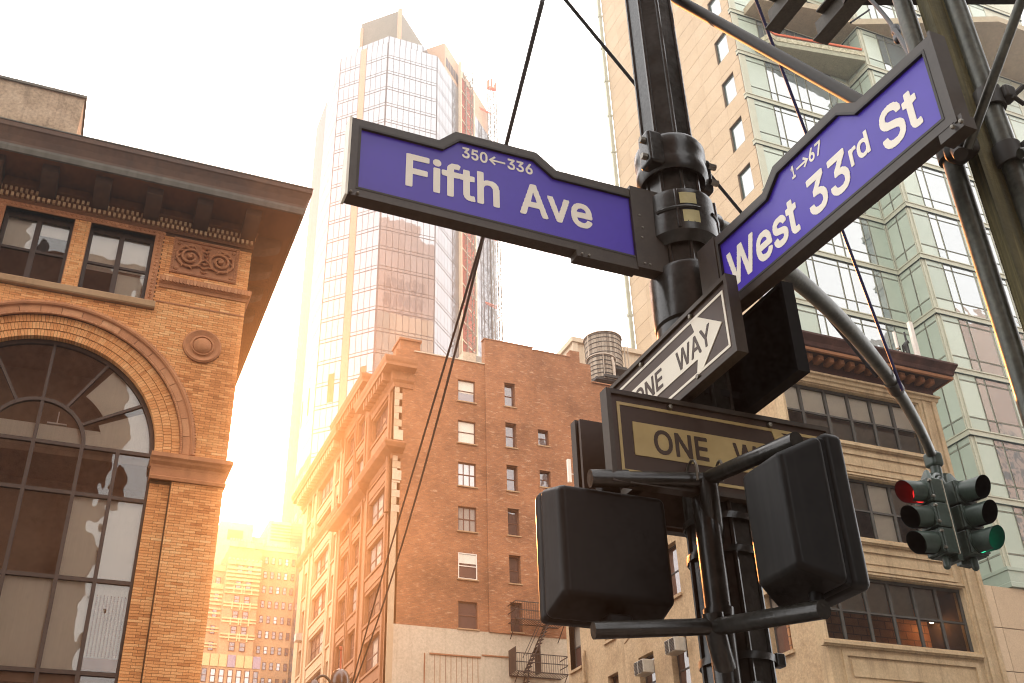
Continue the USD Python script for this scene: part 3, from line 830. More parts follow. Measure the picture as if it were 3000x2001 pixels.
tr.fbox(B, 19.28, 19.34, 8, 17.9, .03, .06)
for k in range(9):
    tr.fbox(B, 19.9 + k * .33, 19.93 + k * .33, 15.5 - (k % 3) * .6, 17.86, .03, .036)
put(BL, "old_roof_line", tr, "ornate_brown")
put(BL, "rear_mass", MB().box(17.6, 38.5, 58.5, 63.5, 0, 36.9), "dark_brick")
put(BL, "parapet_coping", MB().fbox(B, 18.3, 23.28, 37.62, 37.70, -.4, .06), "cream_paint")
put(BL, "parapet_coping", MB().fbox(B, 23.2, 26.9, 39.6, 39.66, -.4, .14).fbox(B, 26.92, 29.78, 39.46, 39.52, -.4, .09).fbox(B, 31.38, 34.6, 37.7, 37.78, -.4, .16), "ornate_brown")
put(BL, "chimney", MB().box(17.5, 18.9, 58.6, 60.2, 37.4, 38.75).box(17.42, 18.98, 58.5, 60.3, 38.75, 38.9), "red_brick")
put(BL, "roof_hatch", MB().box(22.3, 23.25, 59.5, 60.5, 37.4, 39.3), "cream_paint")
kinds = {0: ("brown_sash", 2, 1, (.42, .97)), 1: ("brown_sash", 1, 2, (.04, .96)), 2: ("brown_sash", 3, 2, None), 3: ("brown_sash", 3, 2, None), 4: ("white_sash", 1, 2, (.60, .95)), 5: ("brown_sash", 2, 2, None)}
for i, (a, b, c, d, k) in enumerate(wins):
    if k == "w1":
        s_, nx, ny, bl_ = kinds[i]
        window(BL, B, a, b, c, d, s_, "bright_glass" if i in (1, 2, 3) else "far_glass", nx if i in (2, 3) else 1, ny if i else 2, .14 if i != 4 else .02, .07 if i != 4 else .06, bl_, label="white framed sash window, half open" if i == 4 else None)
    else:
        window(BL, B, a, b, c, d, "brown_sash", "far_glass", 1, 2, .22, .06, None, tone=.35)
        put(BL, "lintel", MB().fbox(B, a - .1, b + .1, d, d + .1, .0, .06 if k == "w3" else .115), "ornate_brown")
    put(BL, "sill", MB().fbox(B, a - .08, b + .1, c - .08, c, -.1, .16 if k == "w2" else .09), "sill_stone")
q = 0
z = 26.2
qs = []
while z < 35.7:
    w = .50 if q % 2 == 0 else .30
    qs.append(MB().fbox(B, 17.05, 17.06 + w, z, z + .46, .0, .05, RNG.random()))
    z += .48; q += 1
qs.append(MB().fbox(B, 17.05, 17.62, 28.28, 28.92, .0, .09, .8)); qs.append(MB().fbox(B, 17.05, 17.66, 31.0, 31.7, .0, .09, .8))
pieces(BL, "quoin", qs, "quoin_stone", "quoins", 60)
put(BL, "corner_strip", MB().fbox(B, 17.04, 17.42, 0, 26.2, .0, .04), "quoin_stone")


def street_front(th, y0, y1, ztop, zbot, m_wall, bays, mid=None, over=1.0, top0=None, piers=True, sash="brown_sash", base=.0):
    """a loft front on the side street (facing -x): piers, window bays of `bays` = (ya, yb, panes across), floors every 3 m"""
    fr = facing_street(XB)
    tops = [(top0 or ztop - 1.75) - 3.03 * k for k in range(12)]
    hs, lst = [], []
    for ya, yb, nx in bays:
        for t in tops:
            if t > 4:
                hs.append(rect(-yb, t - 1.95, -ya, t)); lst.append((-yb, -ya, t - 1.95, t, nx))
    put(th, "front_wall", wall(fr, (-y1, 0, -y0, ztop - .3), hs, -.5, 0), m_wall)
    for a, b, c, d, nx in lst:
        n_ = max(1, nx)
        for k in range(n_):
            x0, x1 = a + (b - a) * k / n_, a + (b - a) * (k + 1) / n_
            window(th, fr, x0 + .03, x1 - .03, c, d, sash, "bright_glass" if RNG.random() < .3 else "far_glass", 1, 2, .25, .07)
        tr = MB().fbox(fr, a - .12, b + .12, c - .14, c, -.1, .10)
        if nx > 1:
            tr.fbox(fr, a - .05, b + .05, c - .85, c - .25, -.02, .05)
        put(th, "window_sill", tr, m_wall)
    for ya, yb, nx in bays:
        if piers:
            for y in (ya - .28, yb + .28):
                put(th, "pier", MB().fbox(fr, -y - .16, -y + .16, 0, ztop - .8, -.05, .12), m_wall)
    zc = ztop
    path = [(XB + 1.2, y1 - .02), (XB, y1 - .02), (XB, y0), (XB + 1.25, y0)]
    path = path[::-1]
    put(th, "cornice", MB().sweep([(XB + 1.2, y0 + .02), (XB, y0 + .02), (XB, y1 - .02), (XB + 1.2, y1 - .02)][::-1],
        [(-.3, zc - 1.75), (.10, zc - 1.75), (.14, zc - 1.45), (.28, zc - 1.30), (.30, zc - .72), (over * .86, zc - .62), (over * .88, zc - .42), (over * .95, zc - .28), (over, zc - .08), (over, zc), (-.3, zc + .02)]), "ornate_brown")
    k = 0
    y = y0 + .4
    mo = MB()
    while y < y1 - .4:
        mo.fbox(fr, -y - .13, -y + .13, zc - 1.25, zc - .66, .2, over * .78, RNG.random())
        y += .62
    put(th, "modillion", mo, m_wall, kind="stuff", tone=True)
    if mid:
        for zm, ov in mid:
            put(th, "band_cornice", MB().sweep([(XB + .6, y0 + .03), (XB, y0 + .03), (XB, y1 - .03), (XB + .6, y1 - .03)][::-1],
                [(-.2, zm - .85), (.06, zm - .85), (.1, zm - .55), (ov * .8, zm - .35), (ov, zm - .1), (ov, zm), (-.2, zm + .02)]), "ornate_brown")


street_front(BL, 58.0, 63.75, 36.5, 0, "ornate_brown", [(59.2, 63.0, 3)], [(30.6, .8)], top0=34.6)
put(BL, "pilaster_column", MB().tube([(XB - .14, 58.45, 26.3), (XB - .14, 58.45, 30.0)], .17, 12), "ornate_brown")
put(BL, "pilaster_column", MB().tube([(XB - .14, 63.3, 31.1), (XB - .14, 63.3, 35.6)], .17, 12), "ornate_brown")
OB = Thing("ornate_loft_building", "ornate brown loft front with tall cornice behind the brick corner with quoins", "building", (17, 64, 0))
street_front(OB, 63.85, 70.75, 38.25, 0, "ornate_brown", [(64.8, 66.9, 2), (67.6, 69.9, 2)], [(30.1, .85)], top0=36.3)
put(OB, "rear_mass", MB().box(17.56, 36, 63.9, 70.7, 0, 37.9), "dark_brick")
put(OB, "roof_turret", MB().box(17.4, 18.3, 66.5, 67.6, 37.8, 39.4).box(17.2, 18.5, 66.3, 67.8, 39.4, 39.55), "ornate_brown")
PB = Thing("pale_loft_building", "pale stone loft front with triple windows, second last before the far glass tower", "building", (17, 71, 0))
street_front(PB, 70.85, 83.6, 37.55, 0, "pale_facade", [(71.45, 72.45, 1), (73.4, 78.3, 4), (80.2, 81.5, 1)], [(31.6, .35)], top0=35.9)
put(PB, "rear_mass", MB().box(17.56, 34, 70.9, 83.5, 0, 37.4), "dark_brick")
put(PB, "window_air_conditioner", MB().box(16.55, 17.05, 80.5, 81.2, 24.4, 24.95), "appliance")
cart = MB()
fr = facing_street(XB)
cart.lathe([(.001, .25), (.25, .22), (.45, .1), (.5, 0), (.001, 0)], (-79.2, 33.4, .02), 14, fr)
put(PB, "cartouche", cart, "pale_facade", smooth=40)

# balcony fire escape hanging on the brick wall
FE = Thing("fire_escape", "dark iron fire escape with steep stair on the brick wall beside the low stucco building", "fire escape", (26, 57.4, 15))
for z in (20.0, 16.95):
    g = MB()
    g.box(24.5, 27.8, 56.75, 56.80, z, z + .06).box(24.5, 27.8, 57.9, 57.96, z, z + .06)
    for k in range(22):
        g.box(24.5 + k * .155, 24.53 + k * .155, 56.8, 57.9, z + .01, z + .04)
    put(FE, "platform", g, "iron")
    g = MB()
    for zz in (z + .55, z + 1.05):
        g.box(24.5, 27.8, 56.74, 56.78, zz, zz + .045).box(24.48, 24.52, 56.78, 57.95, zz, zz + .045).box(27.78, 27.82, 56.78, 57.95, zz, zz + .045)
    for k in range(24):
        g.box(24.5 + k * .143, 24.518 + k * .143, 56.75, 56.77, z, z + 1.06)
    put(FE, "railing", g, "iron")
    put(FE, "brace", MB().tube([(24.6, 57.9, z - .9), (24.6, 56.8, z)], .03, 6).tube([(27.7, 57.9, z - .9), (27.7, 56.8, z)], .03, 6), "iron")
st = MB()
for s_ in (56.95, 57.5):
    st.tube([(26.7, s_, 20.0), (25.2, s_, 16.98)], .035, 6).tube([(26.7, s_, 20.9), (25.2, s_, 17.95)], .02, 6)
    st.tube([(25.3, s_, 16.98), (24.7, s_, 13.8)], .035, 6)
for k in range(13):
    st.box(25.2 + k * .118, 25.42 + k * .118, 56.95, 57.5, 17.1 + k * .235, 17.13 + k * .235)
for k in range(11):
    st.box(24.72 + k * .05, 24.9 + k * .05, 56.95, 57.5, 13.95 + k * .28, 13.98 + k * .28)
put(FE, "stair", st, "iron")
put(FE, "mesh_screen", MB().box(26.0, 26.04, 56.8, 57.6, 17.0, 18.6).box(24.46, 24.48, 56.8, 57.9, 17.0, 18.4), "iron")

# ------------------------------------------------------------------ water tanks on the brick roof


def tank(th, x, y, z0, z1, r, cone, hoops):
    st = []
    n = 44
    for k in range(n):
        a0, a1 = 2 * math.pi * (k + .04) / n, 2 * math.pi * (k + .96) / n
        q = Polygon([(x + rr * math.cos(w), y + rr * math.sin(w)) for rr, w in ((r - .05, a0), (r, a0), (r, a1), (r - .05, a1))])
        st.append(MB().fpoly(WORLD, q, z0, z1, min(1, max(0, RNG.gauss(.5, .25)))))
    pieces(th, "stave", st, "tank_wood", "staves", 44)
    for h in hoops:
        put(th, "hoop", MB().lathe([(r + .004, h), (r + .03, h), (r + .03, h + .05), (r + .004, h + .05)], (x, y, 0), 36), "dark_steel")
    put(th, "tank_roof", MB().lathe([(.001, cone), (.10, cone - .06), (r * .6, z1 + (cone - z1) * .5), (r + .10, z1 + .02), (r + .10, z1 - .05), (.01, z1 - .05)], (x, y, 0), 36), "tank_roof", smooth=40)
    put(th, "tank_floor", MB().lathe([(.001, z0), (r - .03, z0), (r - .03, z0 + .1), (.001, z0 + .1)], (x, y, 0), 30), "tank_wood", tone=True)


T1 = Thing("water_tank", "larger wooden water tank with iron hoops, standing behind the smaller one", "water tank", (35.9, 64, 42), "wooden water tanks on the brick roof")
tank(T1, 35.9, 64, 42.6, 45.55, 1.46, 46.2, [42.8, 43.25, 43.7, 44.15, 44.6, 45.0, 45.35])
put(T1, "finial", MB().tube([(35.9, 64, 46.1), (35.9, 64, 46.45)], .04, 6), "dark_steel")
for k in range(4):
    a = math.pi / 4 + k * math.pi / 2
    put(T1, "leg", MB().box(35.9 + math.cos(a) - .1, 35.9 + math.cos(a) + .1, 64 + math.sin(a) - .1, 64 + math.sin(a) + .1, 37.3, 42.6), "dark_steel")
put(T1, "platform", MB().box(34.6, 37.2, 62.7, 65.3, 42.35, 42.6), "dark_steel")
put(T1, "ladder", MB().tube([(34.3, 63.5, 38), (34.3, 63.5, 46)], .03, 6).tube([(37.6, 63.6, 38), (37.6, 63.6, 45)], .06, 6).tube([(37.9, 63.6, 38), (37.9, 63.6, 45.2)], .04, 6), "tank_roof")
T2 = Thing("water_tank", "smaller wooden water tank with a pale pipe, in front of the larger one", "water tank", (33.4, 60, 38.9), "wooden water tanks on the brick roof")
tank(T2, 33.4, 60, 38.95, 41.05, 1.0, 41.62, [39.1, 39.45, 39.8, 40.15, 40.5, 40.85])
put(T2, "pipe", MB().tube([(33.85, 58.98, 38.9), (33.85, 58.98, 40.3), (33.75, 58.98, 40.8)], .11, 10).tube([(33.05, 59.0, 38.95), (33.05, 59.0, 41.0)], .025, 6), "tank_roof", smooth=40)
put(T2, "platform", MB().box(32.3, 34.6, 58.9, 61.2, 38.75, 38.93).box(32.9, 34.7, 58.7, 58.85, 38.95, 39.15), "dark_steel")
put(T2, "leg", MB().box(32.4, 32.6, 59.2, 59.4, 37.3, 38.75), "dark_steel"); put(T2, "leg", MB().box(34.2, 34.4, 59.2, 59.4, 37.3, 38.75), "dark_steel")
PH = Thing("pale_penthouse_block", "pale boxy rooftop block just left of the water tanks", "building", (44, 84, 0))
put(PH, "wall", MB().box(41.56, 50, 80, 90, 0, 55.6), "concrete_pale")
put(PH, "cornice", MB().box(41.3, 50.2, 79.7, 90.2, 55.6, 56.1), "concrete_pale")
put(PH, "wall_rib", MB().box(41.45, 42.0, 79.85, 80.0, 50, 55.6), "concrete_pale")

# ------------------------------------------------------------------ low stucco corner building
LB = Thing("low_corner_building", "cream stucco and stone corner building with wide factory windows and a maroon cornice", "building", (27, 28, 0))
Dm = facing_avenue(28)
PANES = [(23.3, 24.06), (24.16, 25.22), (25.32, 26.29), (26.39, 27.36), (27.46, 28.40), (28.50, 29.5)]
open_rows = [(18.62, 20.80, 19.68), (14.82, 17.16, 15.95), (11.08, 13.38, 12.15), (7.3, 9.5, 8.4)]
hs = [rect(23.22, a, 29.58, b) for a, b, c in open_rows]
put(LB, "front_wall", wall(Dm, (23.12, 0, 30.5, 22.2), hs, -.5, 0), "stone_trim")
put(LB, "rear_wall", MB().box(23.13, 31.2, 47.0, 47.3, 0, 22.5), "stucco")
put(LB, "roof", MB().box(23.4, 31.2, 28.5, 47, 21.4, 21.6), "stained_concrete")
put(LB, "end_wall", MB().box(30.2, 30.498, 28.5, 47, 0, 22.2), "stucco")
for ri, (a, b, c) in enumerate(open_rows):
    f = MB(); n = -.24
    f.fbox(Dm, 23.22, 29.58, b - .10, b, n - .05, n + .04).fbox(Dm, 23.22, 29.58, a, a + .07, n - .05, n + .05).fbox(Dm, 29.48, 29.58, a + .07, b - .1, n - .05, n + .042).fbox(Dm, 23.22, 23.30, a + .07, b - .1, n - .05, n + .042)
    for u in (24.11, 25.27, 26.34, 27.41, 28.45):
        f.fbox(Dm, u - .055, u + .055, a + .07, b - .1, n - .05, n + .035)
    f.fbox(Dm, 23.3, 29.48, c - .035, c + .035, n - .045, n + .03)
    w = put(LB, "window", f, "steel_sash")
    for k, (x0, x1) in enumerate(PANES):
        put(w, "pane", MB().sheet(Dm, x0 - .02, x1 + .02, a + .05, c, n - .012), "window_glass")
        put(w, "pane", MB().sheet(Dm, x0 - .02, x1 + .02, c, b - .08, n - .014), "window_glass")
        if ri == 0:
            put(w, "shade", MB().fbox(Dm, x0, x1, c - .02, b - .1, n - .09, n - .08), "shade_pale")
            if k:
                put(w, "shade", MB().fbox(Dm, x0, x1, a + .05, c - .2, n - .09, n - .08), "shade_grey")
        elif ri == 1:
            put(w, "shade", MB().fbox(Dm, x0, x1, a + .06 if k % 2 else c, b - .1, n - .09, n - .08), "shade_grey" if k % 3 else "shade_pale", label=None)
        elif ri == 2 and k < 5:
            put(w, "shade", MB().fbox(Dm, x0, x1, c - .05, b - .1, n - .10, n - .09), "shade_grey")
    if ri == 2:
        put(LB, "room_wall", MB().fbox(Dm, 23.3, 29.6, a, b, -2.2, -2.1), "room_brick")
    else:
        put(LB, "room", MB().fbox(Dm, 23.2, 29.6, a, b, -1.6, -1.55, .4), "room_wall", tone=True)
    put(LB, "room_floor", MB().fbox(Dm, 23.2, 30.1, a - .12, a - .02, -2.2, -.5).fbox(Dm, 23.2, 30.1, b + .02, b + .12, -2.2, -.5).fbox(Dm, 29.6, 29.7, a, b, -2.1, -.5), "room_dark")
put(LB, "lampshade", MB().lathe([(.05, 0), (.14, -.16), (.14, -.18)], (29.15, 29.4, 12.75), 12), "quoin_stone")
put(LB, "bulb", MB().mesh(trimesh.creation.icosphere(1, .10).apply_translation((29.15, 29.4, 12.55))), "room_bulb")
SW = [(11.0, "a"), (14.72, "b"), (18.52, "c")]
for k, (zt, zb) in enumerate(((18.50, 17.24), (14.70, 13.46), (10.98, 9.5))):
    put(LB, "sill_course", MB().sweep([(22.9, 28), (29.66, 28)], [(-.1, zt - .16), (.06, zt - .16), (.09, zt - .11), (.14, zt - .10), (.14, zt), (-.1, zt + .02)]), "stone_trim")
    g = MB().fpoly(Dm, rect(23.62, zb + .10, 29.42, zt - .28).difference(rect(23.80, zb + .26, 29.24, zt - .44)), -.02, .05)
    put(LB, "spandrel_frame", g, "stone_trim")
    put(LB, "spandrel_panel", MB().fbox(Dm, 23.95, 29.09, zb + .38, zt - .55, -.02, .028), "stone_trim")
    put(LB, "lintel_course", MB().sweep([(22.9, 28), (29.66, 28)], [(-.1, zb - .02), (.05, zb - .02), (.05, zb + .05), (-.1, zb + .06)]), "stone_trim")
pl = MB()
for a, b, n in ((29.66, 29.80, .05), (29.83, 29.97, .10), (30.0, 30.28, .06), (30.31, 30.5, .12)):
    pl.fbox(Dm, a, b, 0, 21.3, -.02, n)
put(LB, "pilaster", pl, "stone_trim")
put(LB, "frieze_moulding", MB().sweep([(23.12, 47), (23.12, 28), (30.5, 28), (30.5, 30)], [(-.1, 20.86), (.05, 20.86), (.08, 20.98), (.13, 21.02), (.15, 21.14), (.22, 21.18), (.22, 21.26), (-.1, 21.3)]), "stone_trim")
LP = [(23.12, 47), (23.12, 28), (30.5, 28), (30.5, 47)]
put(LB, "cornice_frieze", MB().sweep(LP, [(-.1, 21.28), (.10, 21.28), (.12, 21.34), (.06, 21.38), (.06, 21.88), (-.1, 21.9)]), "maroon_cornice")
put(LB, "cornice", MB().sweep(LP, [(-.1, 21.90), (.62, 21.92), (.66, 22.0), (.72, 22.06), (.76, 22.22), (.86, 22.40), (.90, 22.46), (.90, 22.54), (-.1, 22.58)]), "maroon_cornice")
put(LB, "cornice_fillet", MB().sweep(LP, [(.60, 21.86), (.68, 21.88), (.70, 21.99), (.60, 21.92)]), "ornate_brown")
for k in range(15):
    u = 23.42 + k * .49
    put(LB, "cornice_dentil", MB().fbox(Dm, u - .11, u + .11, 21.66, 21.90, .05, .42).fbox(Dm, u - .10, u + .10, 21.68, 21.87, .42, .46), "ornate_brown")
E_ = facing_street(23.12)
sw = []
for ya, yb, zs in ((29.8, 31.05, (13.4, 17.2, 20.6)), (36.42, 37.7, (13.42, 17.42, 20.6)), (39.1, 40.4, (13.5, 17.2, 20.6)), (42.3, 43.3, (13.4, 17.2, 20.6)), (45.8, 47.0, (16.75, 13.2, 20.2))):
    for t in zs:
        sw.append((-yb, -ya, t - 2.25, t))
        if t == 13.4 or t == 13.42 or t == 13.5:
            sw.append((-yb, -ya, t - 6.0, t - 3.75))
put(LB, "side_wall", wall(E_, (-47.3, 0, -28.502, 23.35), [rect(a, c, b, d) for a, b, c, d in sw], -.5, 0), "stucco")
for a, b, c, d in sw:
    window(LB, E_, a, b, c, d, "steel_sash", "far_glass", 1, 2, .30, .06, (.5, .95) if RNG.random() < .3 else None, "shade_grey")
    put(LB, "window_sill", MB().fbox(E_, a - .08, b + .08, c - .12, c, -.1, .09), "stucco")
put(LB, "parapet_coping", MB().fbox(E_, -47.36, -28.9, 23.35, 23.45, -.4, .06), "stone_trim")
put(LB, "rainwater_pipe", MB().tube([(23.0, 45.4, 0), (23.0, 45.4, 14.8), (23.1, 45.4, 15.1)], .07, 8).tube([(23.0, 45.4, 13.6), (23.0, 45.4, 13.75)], .10, 8), "stucco", smooth=40)
cr = MB()
for k, (y, z, w_, s_) in enumerate(((33.5, 11.0, .5, .3), (34.2, 9.8, .8, -.25), (32.4, 13.9, .4, .2), (38.2, 15.2, .5, -.3), (41.5, 14.4, .6, .2))):
    cr.fpoly(E_, Polygon([(-y, z), (-y + w_, z + s_), (-y + w_ + .06, z + s_ + .05), (-y + .1, z + .07)]), -.01, .03)
put(LB, "plaster_patch", cr, "stucco")


def aircon(y0, z0, what):
    t = Thing("air_conditioner", what, "air conditioner", (22.8, y0, z0), "window air conditioners of the stucco building")
    g = MB().mesh(rbox((22.92, y0 + .42, z0 + .29), (.55, .82, .56), .03, 8))
    put(t, "casing", g, "appliance")
    gr = MB()
    for k in range(9):
        gr.box(22.615, 22.64, y0 + .07, y0 + .77, z0 + .06 + k * .055, z0 + .085 + k * .055)
    put(t, "grille", gr, "steel_sash")
    put(t, "grille_post", MB().box(22.61, 22.645, y0 + .40, y0 + .44, z0 + .05, z0 + .54), "appliance")


aircon(39.2, 12.60, "white air conditioner in the left of two narrow side windows")
aircon(36.55, 12.82, "grey air conditioner at the head of the right narrow side window")
RA = Thing("roof_antenna", "grey antenna cluster with a white panel on the cornice before the green tower", "antenna", (30.8, 29, 22.5))
put(RA, "mast", MB().tube([(30.7, 29.2, 22.5), (30.7, 29.2, 24.4)], .05, 8).tube([(31.2, 29.2, 22.5), (31.2, 29.2, 25.2)], .045, 8).tube([(30.7, 29.2, 23.3), (31.3, 29.2, 23.6)], .04, 8), "dark_steel", smooth=40)
put(RA, "panel", MB().box(31.42, 31.60, 29.0, 29.16, 23.6, 25.7), "white_sash")
put(RA, "dish", MB().lathe([(.001, .05), (.2, .12), (.3, .25), (.28, .25), (.001, .09)], (31.0, 23.3, -29.0), 16, Fr((0, 0, 0), (1, 0, 0), Zv)), "white_sash", smooth=40)
put(RA, "remote_unit", MB().mesh(rbox((31.15, 29.05, 23.55), (.42, .3, .62), .05, 8)), "appliance")
cb = MB()
for k in range(5):
    cb.tube(bez([(31.2 - .1 * k, 29.1, 24.6 - .15 * k), (30.9 - .1 * k, 28.9, 25.0), (30.6 + .12 * k, 28.95, 23.6), (30.9, 29.0, 22.6)], 14), .035, 6)
put(RA, "cable", cb, "dark_steel", smooth=40)
put(RA, "whip", MB().tube([(30.5, 29.1, 24.2), (30.5, 29.1, 25.0)], .07, 8).tube([(30.1, 29.1, 23.1), (30.6, 29.1, 24.1)], .045, 6), "white_sash", smooth=40)
RB = Thing("roof_antenna", "slim white panel antenna on the stucco roof, left of a dark sign back", "antenna", (23.4, 46, 23.3))
put(RB, "panel", MB().box(23.06, 23.24, 45.9, 46.05, 24.0, 25.3), "white_sash")
put(RB, "mast", MB().tube([(23.5, 46, 23.2), (23.5, 46, 26.3)], .04, 8).tube([(23.2, 46, 24.5), (23.5, 46, 24.5)], .03, 6), "white_sash")

# ------------------------------------------------------------------ beige and green tower
GT = Thing("green_glass_tower", "tall tower with a beige panelled side wall and pale green glass bays, behind the signs", "building", (60, 60, 0))
FL = [5.86 * k for k in range(0, 24)]
Z0 = 50.95 - 5.86 * 8                      # a ledge every 5.86 m
Gs = facing_street(51.7)
gw = [(-63.4, -61.4, 63.8 + 5.86 * k, 66.86 + 5.86 * k) for k in range(-7, 12)]
ZT = 132.0
put(GT, "side_core", wall(Gs, (-84.9, 0, -60.02, ZT), [rect(a, c, b, d) for a, b, c, d in gw], -.8, -.03), "panel_joint")
pn = []
ph = 5.86 / 3
holes_u = unary_union([rect(a - .06, c - .06, b + .06, d + .06) for a, b, c, d in gw])
nrow = int(ZT / ph)
for r in range(14, nrow):
    z = 63.8 - 5.86 * 10 + r * ph - 5.86 / 3
    for k in range(8):
        a = -84.8 + k * 3.08
        b = min(a + 3.06, -60.06)
        q = rect(a, z + .02, b, z + ph - .02)
        if q.intersects(holes_u):
            q = q.difference(holes_u)
            if q.is_empty: continue
            pn.append(MB().fpoly(Gs, q, -.032, 0, RNG.random()))
        else:
            pn.append(MB().fbox(Gs, a, b, z + .02, z + ph - .02, -.032, RNG.uniform(-.004, .004), RNG.random()))
pieces(GT, "stone_panel", pn, "beige_panel", "stone_panels", 200)
for a, b, c, d in gw[3:]:
    window(GT, Gs, a, b, c, d, "green_gasket", "mirror_glass", 1, 1, .25, .13, tone=.5)
put(GT, "corner_strip", MB().box(51.66, 52.36, 59.96, 60.04, 27.6, ZT), "green_frame")
put(GT, "edge_pipe", MB().box(51.2, 51.62, 84.9, 85.15, 0, ZT), "green_frame")
eb = MB()
for k in range(23):
    eb.box(51.12, 51.7, 84.86, 85.25, 63.8 + 5.86 * (k - 11), 64.15 + 5.86 * (k - 11))
put(GT, "edge_bracket", eb, "green_frame", kind="stuff")
Ga, Gb, Gr = facing_avenue(60), facing_avenue(57), facing_street(65.2)
put(GT, "glass_core", MB().box(52.62, 65.3, 60.05, 84, 24, ZT).box(65.25, 92, 57.05, 84, 24, ZT), "green_frame")
colsA = [(52.45, 54.62, 0), (54.78, 55.42, 1), (55.56, 58.2, 1), (58.36, 59.36, 1), (59.52, 62.12, 1), (62.28, 63.0, 1), (63.14, 64.95, 0)]
colsR = [(-59.85, -58.62, 0), (-58.46, -57.25, 0)]
colsB = [(65.7, 67.5, 0), (67.66, 68.5, 1), (68.66, 71.16, 1), (71.34, 72.0, 0), (72.16, 72.9, 1), (73.05, 75.05, 1), (75.25, 76.3, 1), (76.46, 79.2, 1), (79.4, 80.9, 1), (81.1, 83.6, 1), (83.8, 86, 0)]
glassp, greenp, bars = [], [], MB()
for k in range(-4, 15):
    zl = 50.95 + 5.86 * k
    if zl > ZT - 6: continue
    for fr, cs in ((Ga, colsA), (Gr, colsR), (Gb, colsB)):
        for a, b, g in cs:
            for z0, z1 in ((zl + .16, zl + 1.16), (zl + 1.30, zl + 4.66), (zl + 4.80, zl + 5.38)):
                p = MB().fbox(fr, a, b, z0, z1, -.02, -.012 if g else .0, RNG.random() ** (1 if g else 1))
                (glassp if g else greenp).append(p)
                # dark gasket line over every pane
                if cs is not colsB or a < 80:
                    bars.fbox(fr, a - .02, b + .02, z1 - .002, z1 + .034, -.02, .010)
        u0, u1 = {id(colsA): (51.7, 65.2), id(colsR): (-60, -57), id(colsB): (65.2, 92)}[id(cs)]
    led = MB().sweep([(51.66, 62 if k < -9 else 60.3), (51.66, 59.94), (65.14, 59.94), (65.14, 56.94), (92, 56.94)], [(-.1, zl - .48), (.03, zl - .48), (.03, zl - .06), (.10, zl - .04), (.10, zl + .06), (-.1, zl + .08)])
    put(GT, "floor_ledge", led, "green_frame")
    bars.sweep([(51.66, 60.3), (51.66, 59.94), (65.14, 59.94), (65.14, 56.94), (92, 56.94)], [(-.1, zl - .54), (.06, zl - .54), (.06, zl - .485), (-.1, zl - .485)])
pieces(GT, "glass_pane", glassp, "mirror_glass", "glass_panes", 260)
pieces(GT, "green_panel", greenp, "green_panel", "green_panels", 140)
put(GT, "gasket", bars, "green_gasket", kind="stuff")
fr_m = MB()
for fr, cs in ((Ga, colsA), (Gb, colsB), (Gr, colsR)):
    for a, b, g in cs:
        for u in (a - .075, b + .075):
            fr_m.fbox(fr, u - .045, u + .045, 27.6, ZT - 5, -.03, .035)
put(GT, "mullion", fr_m, "green_frame", kind="stuff")
put(GT, "base_band", MB().sweep([(51.6, 60), (65.1, 59.9), (65.1, 56.9), (92, 56.9)], [(-.2, 26.05), (.1, 26.05), (.1, 26.4), (.04, 26.45), (.04, 27.3), (.12, 27.35), (.12, 27.6), (-.2, 27.65)]), "green_panel")
bp_ = []
for r in range(8):
    for k in range(8):
        bp_.append(MB().fbox(Gb, 59.0 + k * 4.1, 63.06 + k * 4.1, 26.0 - (r + 1) * 3.16, 25.94 - r * 3.16, -.05, .02, RNG.random()))
pieces(GT, "base_panel", bp_, "beige_panel", "base_panels", 64)
put(GT, "base_core", MB().box(51.75, 92, 57.06, 84, 0, 24), "panel_joint")
# projecting terraces under construction
t1 = Polygon([(53.8, 59.95), (54.6, 58.25), (55.4, 58.5), (65.1, 56.95), (65.15, 59.95)])
TB = put(GT, "terrace_slab", MB().fpoly(WORLD, t1, 80.8, 81.5), "soffit_green")
put(TB, "rubble_edge", MB().fpoly(WORLD, t1.buffer(.06).difference(t1.buffer(-.1)), 81.42, 82.0), "rubble_edge")
put(TB, "safety_rail", MB().tube([(54.5, 58.2, 82.3), (55.3, 58.45, 82.3), (64.9, 56.95, 82.3)], .13, 6), "orange_rail")
put(GT, "terrace_slab", MB().fpoly(WORLD, Polygon([(53.3, 59.9), (53.35, 57.7), (60, 56.6), (64.7, 56.84), (78.7, 51.0), (86, 51.0), (92, 56.9), (65.1, 56.95), (65.1, 59.9)]), 85.8, 86.6), "soffit_brown")

# ------------------------------------------------------------------ octagonal glass tower with hoist masts
TW = Thing("glass_tower", "pale octagonal glass skyscraper with an orange stripe, rising over the brick roofs", "building", (43, 150, 0))
s2 = math.sqrt(.5)
ZR = 155.5
F0, F1 = (37.6, 140.0), (47.45, 140.0)
FACES = [  # origin corner (left as seen), direction along, length, column edges, name
    (Fr((30.3, 147.3, 0), (s2, -s2, 0), Zv), 10.32, [0.12, 1.2, 2.28, 3.36, 4.4, "s", 5.75, 6.86, 7.96, 9.06, 10.2]),
    (Fr((37.6, 140.0, 0), (1, 0, 0), Zv), 9.85, [0.12, 1.2, 2.29, 3.38, 4.46, 5.55, 6.64, 7.7, 8.76, 9.75]),
    (Fr((47.45, 140.0, 0), (s2, s2, 0), Zv), 27.7, [0.12] + [1.25 * k for k in range(1, 22)] + [27.6]),
    (Fr((30.3, 157.6, 0), (0, -1, 0), Zv), 10.3, [0.12] + [1.1 * k for k in range(1, 9)] + [10.2])]
pane, frm = [], MB()
stripe = MB()
NFL = 38
PIT = 4.03
dark = {}
